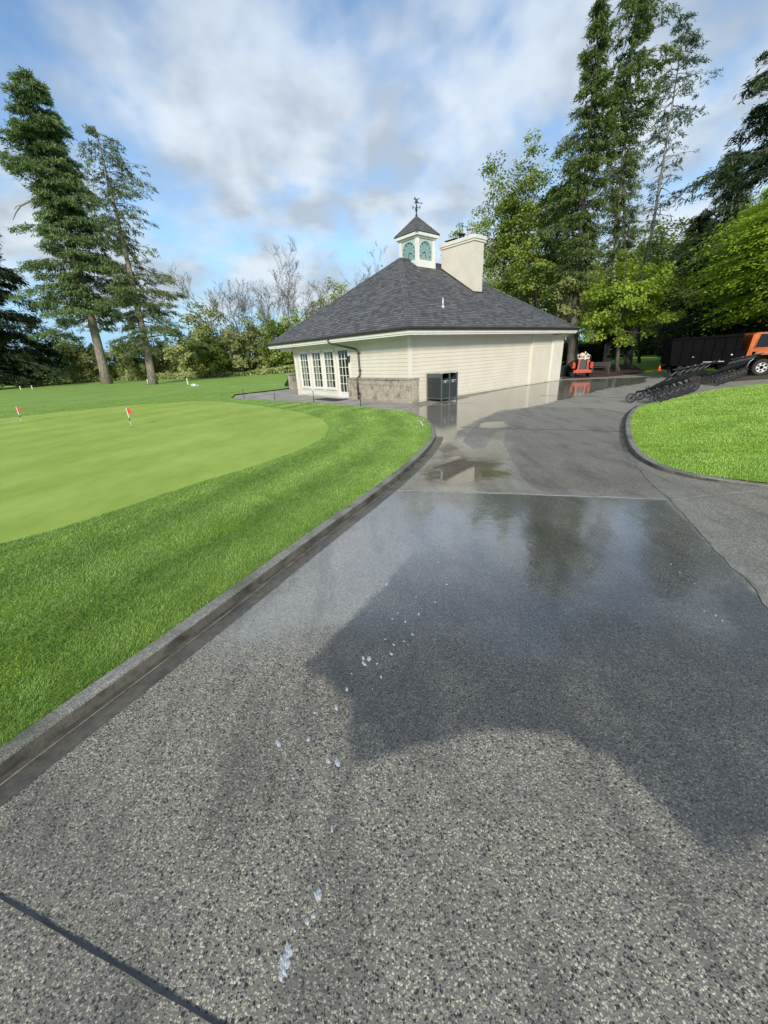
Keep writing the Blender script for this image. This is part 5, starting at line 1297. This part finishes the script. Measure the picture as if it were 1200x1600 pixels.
# the two tall leaning firs and the one cut by the left edge
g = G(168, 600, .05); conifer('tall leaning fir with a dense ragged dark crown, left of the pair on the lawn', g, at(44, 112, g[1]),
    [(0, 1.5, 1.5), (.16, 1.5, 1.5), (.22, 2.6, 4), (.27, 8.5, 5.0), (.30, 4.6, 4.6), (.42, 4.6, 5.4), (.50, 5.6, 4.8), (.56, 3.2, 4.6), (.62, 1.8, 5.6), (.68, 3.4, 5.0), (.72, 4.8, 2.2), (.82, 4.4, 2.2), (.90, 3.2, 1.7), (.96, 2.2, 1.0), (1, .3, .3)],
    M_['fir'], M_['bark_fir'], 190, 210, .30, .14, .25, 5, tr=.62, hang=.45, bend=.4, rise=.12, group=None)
g = G(240, 601, .05); conifer('thinner leaning fir with a sparse open top and bushy lower half, right of the pair', g, at(148, 196, g[1]),
    [(0, 1.4, 3), (.10, 1.6, 3.6), (.24, 2.2, 4.9), (.33, 2.4, 5.0), (.38, 2.6, 5.0), (.49, 1.6, 5.0), (.54, 1.2, 1.8), (.62, 2.0, 2.4), (.70, 2.4, 3.8), (.80, 2.4, 3.8), (.9, 1.8, 2.8), (.97, 1.1, 1.6), (1, .2, .4)],
    M_['fir'], M_['bark_fir'], 130, 145, .24, .16, .15, 8, tr=.44, hang=.45, bend=.3, rise=.15, bare=[(0, 1.3), (.5, 1.2), (.55, .40), (1, .5)])
fir_left = [o for o in bpy.data.objects if o.type == 'EMPTY' and o.name.startswith('fir_tree')][0]
gA = np.array(fir_left.location); b = MB(); b.tube([np.array(at(x, y, gA[1])) - gA for x, y in ((80, 318), (62, 314), (45, 315), (32, 322), (25, 332), (20, 344))], [.16, .12, .10, .08, .06, .03], 6); b.tube([np.array(at(x, y, gA[1])) - gA for x, y in ((34, 320), (26, 322), (22, 328))], [.05, .04, .02], 5)
b.build('dead_branch', M_['bark_fir'], fir_left)
g = G(-14, 609, .05); conifer('dark broad fir cut by the left edge of the photo', g, at(-45, 330, g[1]),
    [(0, 5, 6.5), (.1, 6, 7.2), (.3, 6, 6.8), (.5, 5, 5.6), (.62, 4, 5.0), (.8, 2.4, 3), (1, .3, .3)], M_['fir_dark'], M_['bark_fir'], 130, 190, .42, .3, .06, 12, tr=.8, hang=.8)
# tall firs at right
g = G(890, 583); conifer('tall dense narrow spire fir directly behind the right end of the clubhouse', g, at(939, -4, 31),
    [(0, .5, .5), (.15, .7, .7), (.3, 1.5, 1.0), (.42, 2.0, 1.3), (.55, 1.9, 1.4), (.65, 1.5, 1.25), (.75, 1.05, 1.0), (.86, .6, .55), (.95, .3, .3), (1, .08, .08)], M_['fir_green'], M_['bark_dark'], 200, 130, .17, .16, .26, 31, tr=.26, hang=.25, bend=.15)
g = G(947, 577); conifer('tall fir with a pale straight trunk showing between its branches, middle of the right group', g, at(1002, -75, 31),
    [(0, .4, .4), (.25, .7, .9), (.35, 1.1, 1.0), (.5, 1.4, 1.1), (.62, 1.8, 1.2), (.72, 1.7, 1.5), (.82, 1.4, 1.6), (.92, 1.0, 1.1), (1, .2, .2)], M_['fir_green'], M_['bark_pale'], 170, 120, .17, .18, .27, 37, tr=.24, hang=.25, bend=.1, bare=[(0, .3), (.45, .35), (.55, .6), (.68, 1), (1, 1.2)])
g = G(968, 575); conifer('slender dark fir squeezed between the spire fir and the pale trunked fir', (g[0] - .3, g[1] - 1.5, 0), at(975, 110, 31.5),
    [(0, .4, .4), (.25, .8, .6), (.5, 1.2, .9), (.75, 1.0, .7), (.9, .6, .5), (1, .1, .1)], M_['fir'], M_['bark_fir'], 130, 110, .16, .18, .22, 41, tr=.17, hang=.25, bend=.3)
g = (at(984, 560, 36)[0], 36, 0); conifer('leaning sparse fir with long bare branches and a tuft of foliage sweeping up right', g, at(1072, 22, 36),
    [(0, .4, .4), (.30, .9, 1.4), (.42, 1.2, 2.6), (.55, 1.3, 2.8), (.66, 1.3, 2.5), (.78, 1.2, 2.2), (.88, 1.0, 1.6), (.96, .7, 1.2), (1, .2, .4)], M_['fir_cool'], M_['bark_pale'], 120, 110, .17, .2, .36, 43, tr=.20, hang=.22, bend=.15, bare=[(0, 0), (.55, .05), (.64, .2), (.76, .6), (1, .9)], rise=.35)
# dark conifers closing the view at right
g = (at(1245, 560, 25)[0], 25.0, 0); conifer('huge dark fir on the right edge rising out of the photo', g, at(1300, -60, 26),
    [(0, 4, 4), (.2, 4.6, 4.6), (.45, 4.2, 4), (.6, 4.0, 3.4), (.75, 3.0, 3), (1, .3, .3)], M_['fir_dark'], M_['bark_dark'], 170, 210, .20, .22, .05, 51, tr=.4, hang=.4)
for i, (bx_, by_, tx, ty, Yd, rr, ma, lab) in enumerate((
    (1128, 566, 1148, 232, 36, 2.6, 'fir_cool', 'bluish fir with an airy pointed top behind the dark edge fir'),
    (1085, 564, 1100, 330, 38, 3.0, 'fir_dark', 'mid height dark fir behind the tail of the truck'),
    (1180, 560, 1215, 300, 30, 3.4, 'fir_dark', 'dark drooping fir behind the orange truck cab'),
    (1132, 562, 1140, 400, 30, 2.6, 'fir_dark', 'short dark fir right behind the black truck bed'),
    (1215, 560, 1270, 190, 40, 4.0, 'fir_cool', 'tall bluish fir mostly beyond the right edge'))):
    q = at(bx_, by_, Yd); tq = at(tx, ty, Yd)
    conifer(lab, (q[0], Yd, 0), tq, [(0, rr, rr), (.3, rr, rr), (.6, rr * .7, rr * .7), (.85, rr * .3, rr * .3), (1, .1, .1)], M_[ma], M_['bark_dark'], 120, 150, .26, .28, .05, 60 + i, tr=.22, hang=.4)
# bright maple at the right edge
g = G(1330, 610); cM = at(1262, 388, 20.8)
def layered(label, base, cen, rad, foli, bark, nl, per, leaf, seed, tr):
    """a maple whose leaves hang in flat overlapping sprays"""
    r_ = np.random.RandomState(seed); base = np.array(base, float); cen = np.array(cen, float); rad = np.array(rad, float)
    root = empty('maple_tree', tuple(base), label, 'tree'); tr_ = MB(); mid = np.array([base[0], base[1], cen[2] - rad[2] * .6])
    tr_.tube([p - base for p in (base, (base + mid) / 2 + [.1, .05, 0], mid, cen + [0, 0, rad[2] * .4])], [tr * 1.2, tr * .9, tr * .75, tr * .2], 10)
    lv = Leaves()
    for i in range(nl):
        v = unit(r_.normal(0, 1, 3)); q = r_.uniform(.35, 1) ** .5; c = cen + v * rad * q
        out = unit(np.array([c[0] - cen[0], c[1] - cen[1], 0])); side = np.array([-out[1], out[0], 0])
        if i < 70: limb_tree(tr_, mid + (cen - mid) * r_.uniform(0, 1), [c], tr * .22, r_, base)
        n = int(per * r_.uniform(.5, 1.4)); a = r_.normal(.1, .8, n); s = r_.normal(0, .5, n)
        p = c + out * (a)[:, None] + side * s[:, None]; p[:, 2] += -.30 * a - .07 * a * a + r_.normal(0, .05, n)
        nrm = unit(np.array([out[0] * .5, out[1] * .5, 1.0])[None] + r_.normal(0, .35, (n, 3))); ax = unit(out[None] + r_.normal(0, .6, (n, 3))); ax = unit(ax - nrm * (ax * nrm).sum(1)[:, None]); bx_ = np.cross(nrm, ax)
        sz = leaf * r_.uniform(.6, 1.3, n); lv.add(p, ax * sz[:, None] * .7, bx_ * sz[:, None] * .33, .45 + .2 * r_.normal() + .12 * r_.normal(0, 1, n) + .25 * v[2])
    tr_.build('trunk', bark, root); lv.build('crown', foli, root, base)
layered('yellow green maple with layered leaves hanging in from the right edge', (cM[0] + 1.4, cM[1] + .8, 0), (cM[0], cM[1], cM[2]), (3.8, 3.0, 3.0), M_['maple'], M_['bark_dark'], 330, 230, .11, 71, .22)
# broadleaf trees around the right group
spec = [
 # base px, Y, centre px, rx px, rz px, leafmat, seed, label
 (800, 36.0, (800, 378), 54, 118, 'leaf_green', 81, 'upright broadleaf tree just right of the chimney', 230, 120),
 (745, 40.0, (722, 378), 34, 45, 'leaf_olive', 82, 'small airy broadleaf tree showing between cupola and chimney', 30, 50),
 (862, 36.0, (868, 385), 44, 98, 'leaf_green', 83, 'open broadleaf tree in front of the spire fir', 180, 110),
 (840, 33.0, (838, 448), 62, 55, 'leaf_green', 84, 'low spreading broadleaf tree behind the right roof hip', 70, 90),
 (905, 30.5, (905, 470), 52, 50, 'leaf_olive', 85, 'olive broadleaf tree above the orange loader', 60, 90),
 (966, 27.5, (972, 478), 68, 62, 'leaf_bright', 86, 'bright green broadleaf tree spreading over the mulch bed', 110, 120),
 (1040, 34.0, (1040, 440), 55, 75, 'leaf_green', 87, 'mid green broadleaf tree behind the tail of the black truck', 70, 80),
 (1000, 38.0, (1005, 420), 60, 70, 'leaf_bright', 88, 'lighter broadleaf tree under the leaning sparse fir', 70, 80),
 (1085, 31.0, (1082, 480), 50, 62, 'leaf_olive', 89, 'olive broadleaf tree with drooping leaves over the truck bed', 70, 90),
 (940, 42.0, (930, 440), 60, 70, 'leaf_olive', 90, 'shaded broadleaf tree far behind the spire fir', 60, 70)]
for (bxp, Yd, (cx_, cy_), rx, rzp, ma, sd, lab, ncl, per) in spec:
    c = at(cx_, cy_, Yd); q = at(bxp, 560, Yd); pxm = 600 / (Yd * math.cos(PITCH) - (c[2] - H) * math.sin(PITCH))
    broadleaf(lab, (q[0], Yd, 0), c, (rx / pxm, rx / pxm * 1.05, rzp / pxm), M_[ma], M_['bark_dark'], ncl, per, .16, sd, .13)
# trunks standing at the mulch bed
for (x, y, tx, ty, r_t, ma, lab) in ((889, 583, 893, 455, .17, 'bark_dark', 'x'),): pass
g = G(987, 576); q = at(989, 500, g[1]); c = at(985, 520, g[1] - .2)
broadleaf('dark small leaved tree with a stout trunk, right end of the mulch bed', (g[0], g[1], 0), (at(970, 545, g[1])[0], g[1], at(970, 540, g[1])[2]), (1.0, .9, .75), M_['leaf_dark'], M_['bark_pale'], 45, 110, .10, 95, .16)
g = G(947, 579); broadleaf('small dark tree with a thick grey trunk beside the bench', (g[0], g[1], 0), at(955, 525, g[1]), (1.0, .9, .7), M_['leaf_dark'], M_['bark_pale'], 40, 90, .10, 96, .17)
g = G(967, 580); broadleaf('thin pale stemmed shrub between the two stout trunks', (g[0], g[1], 0), at(966, 548, g[1]), (.7, .7, .5), M_['leaf_dark'], M_['bark_pale'], 30, 80, .09, 97, .06)
# clipped hedge behind the loader
def hedge(label, p0, p1, wd, hgt, ma, seed, n=9000, leaf=.07):
    r_ = np.random.RandomState(seed); p0 = np.array(p0); p1 = np.array(p1); d = p1 - p0; Ln = np.linalg.norm(d); d = d / Ln; s = np.array([-d[1], d[0], 0])
    root = empty('hedge', tuple(p0), label, 'hedge'); lv = Leaves(); a = r_.rand(n) * Ln; b_ = (r_.rand(n) - .5) * wd; z = r_.rand(n) ** .8 * hgt
    k = r_.rand(n) < .7; fc = r_.randint(0, 3, n); b_ = np.where(k & (fc == 0), -wd / 2, b_); z = np.where(k & (fc == 1), hgt, z); b_ = np.where(k & (fc == 2), wd / 2, b_)
    P_ = p0 + d * a[:, None] + s * b_[:, None]; P_[:, 2] += z; P_ += r_.normal(0, .04, P_.shape)
    nrm = unit(r_.normal(0, 1, (n, 3)) + [0, 0, .4]); ax = unit(np.cross(nrm, r_.normal(0, 1, (n, 3)))); sz = leaf * r_.uniform(.6, 1.3, n)
    lv.add(P_, ax * sz[:, None], np.cross(nrm, ax) * sz[:, None] * .6, .4 + r_.normal(0, .2, n))
    b = MB(); 
    for k in range(int(Ln / .4)): c = d * (k * .4 + .2); b.tube([(c[0], c[1], 0), (c[0] + .05, c[1], hgt * .9)], [.03, .01], 5)
    b.build('stem', M_['bark_dark'], root); lv.build('foliage', M_[ma], root, p0)
a_, c_ = G(882, 577), G(940, 574); hedge('clipped dark hedge behind the orange loader', (a_[0], a_[1], 0), (c_[0], c_[1], 0), 1.2, 1.75, 'leaf_dark', 101, 12000, .10)
g = G(455.5, 607.5); broadleaf('small round clipped shrub beside the stone pillar', g, (g[0], g[1], .42), (.42, .42, .36), M_['leaf_dark'], M_['bark_dark'], 40, 90, .05, 102, .03, name='shrub', cat='shrub')

# woods behind the lawn at left, and behind the right lawn
labs = {'leaf_olive': 'olive green tree in the wood edge beyond the putting green', 'leaf_spring': 'pale spring green tree in the wood edge beyond the putting green', 'leaf_green': 'mid green tree in the wood edge beyond the putting green', 'leaf_dark': 'dark leafy tree in the wood edge beyond the putting green'}
left = [(20, 545, 78, 'leaf_dark'), (62, 530, 80, 'leaf_olive'), (85, 520, 70, 'leaf_dark'), (112, 516, 76, 'leaf_olive'), (140, 528, 70, 'leaf_olive'), (185, 535, 74, 'leaf_spring'), (215, 540, 66, 'leaf_olive'), (262, 528, 70, 'leaf_olive'), (292, 512, 66, 'leaf_spring'), (318, 480, 70, 'leaf_olive'), (342, 470, 74, 'leaf_spring'), (330, 520, 60, 'leaf_green'), (366, 505, 64, 'leaf_spring'), (392, 498, 70, 'leaf_olive'), (418, 486, 72, 'leaf_olive'), (440, 500, 66, 'leaf_green'), (468, 480, 74, 'leaf_spring'), (500, 460, 78, 'leaf_olive'), (528, 440, 80, 'leaf_spring'), (556, 428, 82, 'leaf_olive'), (588, 420, 84, 'leaf_green'), (610, 410, 80, 'leaf_olive'), (-40, 520, 84, 'leaf_olive'), (-110, 530, 84, 'leaf_olive'), (-190, 520, 84, 'leaf_green')]
def hz(x): return 556 - .053 * (x - 600)
def place_left(x):
    for lim, ph in ((-20, 'beyond the left edge of the picture'), (70, 'behind the dark edge fir'), (165, 'behind the left tall fir trunk'), (235, 'between the two tall fir trunks'), (300, 'right of the right fir trunk'), (345, 'above the pale rock'), (425, 'above the tip of the patio'), (520, 'left of the clubhouse eave'), (9999, 'showing over the left roof slope')):
        if x < lim: return ph
for i, (x, yt, Yd, ma) in enumerate(left):
    q = at(x, hz(x), Yd); tp = at(x, yt, Yd)[2]; h_ = max(3.0, tp); w_ = rnd.uniform(2.0, 3.0) + h_ * .12
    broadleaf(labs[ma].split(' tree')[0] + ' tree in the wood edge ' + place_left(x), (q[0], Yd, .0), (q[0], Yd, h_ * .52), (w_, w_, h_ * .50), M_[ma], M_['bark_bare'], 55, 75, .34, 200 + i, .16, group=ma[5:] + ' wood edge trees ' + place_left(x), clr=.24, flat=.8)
bare = [(262, 550, 72), (345, 448, 70), (362, 470, 76), (384, 462, 68), (404, 466, 74), (424, 478, 70), (452, 434, 72), (470, 428, 78), (490, 440, 74), (516, 448, 74), (540, 440, 84), (572, 430, 86), (60, 505, 74), (410, 456, 86)]
for i, (x, yt, Yd) in enumerate(bare):
    q = at(x, hz(x), Yd); bare_tree('leafless grey branched tree ' + place_left(x), (q[0], Yd, 0), at(x, yt, Yd)[2], 300 + i, 'leafless trees ' + place_left(x), .48, .19, buds=0, stems=1 + i % 2)
# low scrub: a band of brush along the wood edge that nobody could count
def scrub(name, pts, hgt, ma, n, leaf, seed, depth=6):
    r_ = np.random.RandomState(seed); pts = np.array(pts); seg = np.linalg.norm(np.diff(pts, axis=0), axis=1); cs = np.concatenate([[0], np.cumsum(seg)])
    s = r_.rand(n) * cs[-1]; X_ = np.interp(s, cs, pts[:, 0]); Y_ = np.interp(s, cs, pts[:, 1]) + r_.rand(n) * depth
    hh = hgt * (.62 + .38 * np.clip(wave_noise(X_, Y_, seed, .12), -1, 1)); z = hh * (1 - r_.rand(n) ** 2.2)
    X_ = X_ + r_.normal(0, .4, n); P_ = np.stack([X_, Y_, z], 1)
    nrm = unit(r_.normal(0, .7, (n, 3)) + [0, -.4, .7]); ax = unit(np.cross(nrm, r_.normal(0, 1, (n, 3)))); sz = leaf * r_.uniform(.6, 1.3, n)
    lv = Leaves(); lv.add(P_, ax * sz[:, None] * .7, np.cross(nrm, ax) * sz[:, None] * .45, .4 + .25 * wave_noise(X_, z * 2, seed + 1, .3) + r_.normal(0, .18, n))
    tag(lv.build(name, M_[ma], None, (0, 0, 0)), kind='stuff')
scrub('undergrowth', [(-175, 88), (-95, 80), (-62, 78), (-40, 72), (-24, 64), (-17, 66), (-8, 72), (6, 76)], 4.2, 'leaf_olive', 60000, .42, 401, 9)
scrub('tall_grass', [(-42, 68), (-26, 60), (-18, 62), (-8, 66)], 1.2, 'leaf_spring', 12000, .3, 403, 2.5)
# right side woods
rlabs = {'leaf_green': 'mid green woodland tree far behind the firs at right', 'leaf_olive': 'olive woodland tree far behind the firs at right', 'leaf_dark': 'dark woodland tree far behind the truck', 'leaf_bright': 'bright woodland tree far behind the firs at right'}
rightw = [(700, 410, 62, 'leaf_olive'), (742, 400, 60, 'leaf_green'), (790, 400, 66, 'leaf_olive'), (835, 380, 64, 'leaf_green'), (880, 390, 60, 'leaf_olive'), (915, 385, 64, 'leaf_green'), (950, 370, 66, 'leaf_green'), (985, 360, 62, 'leaf_olive'), (1020, 350, 66, 'leaf_bright'), (1055, 360, 60, 'leaf_green'), (1090, 340, 64, 'leaf_dark'), (1125, 330, 60, 'leaf_dark'), (1160, 350, 56, 'leaf_dark'), (1200, 330, 60, 'leaf_dark'), (1240, 330, 56, 'leaf_dark'), (960, 440, 50, 'leaf_green'), (1010, 450, 62, 'leaf_green'), (1060, 430, 52, 'leaf_dark'), (1110, 440, 46, 'leaf_dark'), (1160, 440, 44, 'leaf_dark'), (1210, 430, 44, 'leaf_dark')]
def place_right(x):
    for lim, ph in ((770, 'behind the chimney'), (860, 'behind the right roof hip'), (935, 'behind the spire fir'), (1000, 'behind the mulch bed'), (1070, 'left of the truck bed'), (1140, 'behind the truck bed'), (9999, 'behind the truck cab')):
        if x < lim: return ph
for i, (x, yt, Yd, ma) in enumerate(rightw):
    q = at(x, hz(x), Yd); tp = at(x, yt, Yd)[2]; h_ = max(3.0, tp); w_ = rnd.uniform(2.6, 3.6) + h_ * .10
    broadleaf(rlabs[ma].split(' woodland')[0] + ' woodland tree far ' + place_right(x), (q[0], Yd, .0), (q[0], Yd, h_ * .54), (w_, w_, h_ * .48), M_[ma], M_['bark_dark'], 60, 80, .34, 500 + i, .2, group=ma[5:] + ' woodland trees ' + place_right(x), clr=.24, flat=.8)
scrub('undergrowth', [(4, 50), (30, 54), (46, 62), (60, 58), (75, 52)], 3.2, 'leaf_dark', 40000, .34, 405, 8)
scrub('undergrowth', [(25.5, 28.5), (29, 27), (34, 25), (42, 24)], 2.6, 'leaf_dark', 24000, .2, 407, 3)
# tall trees standing behind the camera and out of the frame that shade the near slab are left out
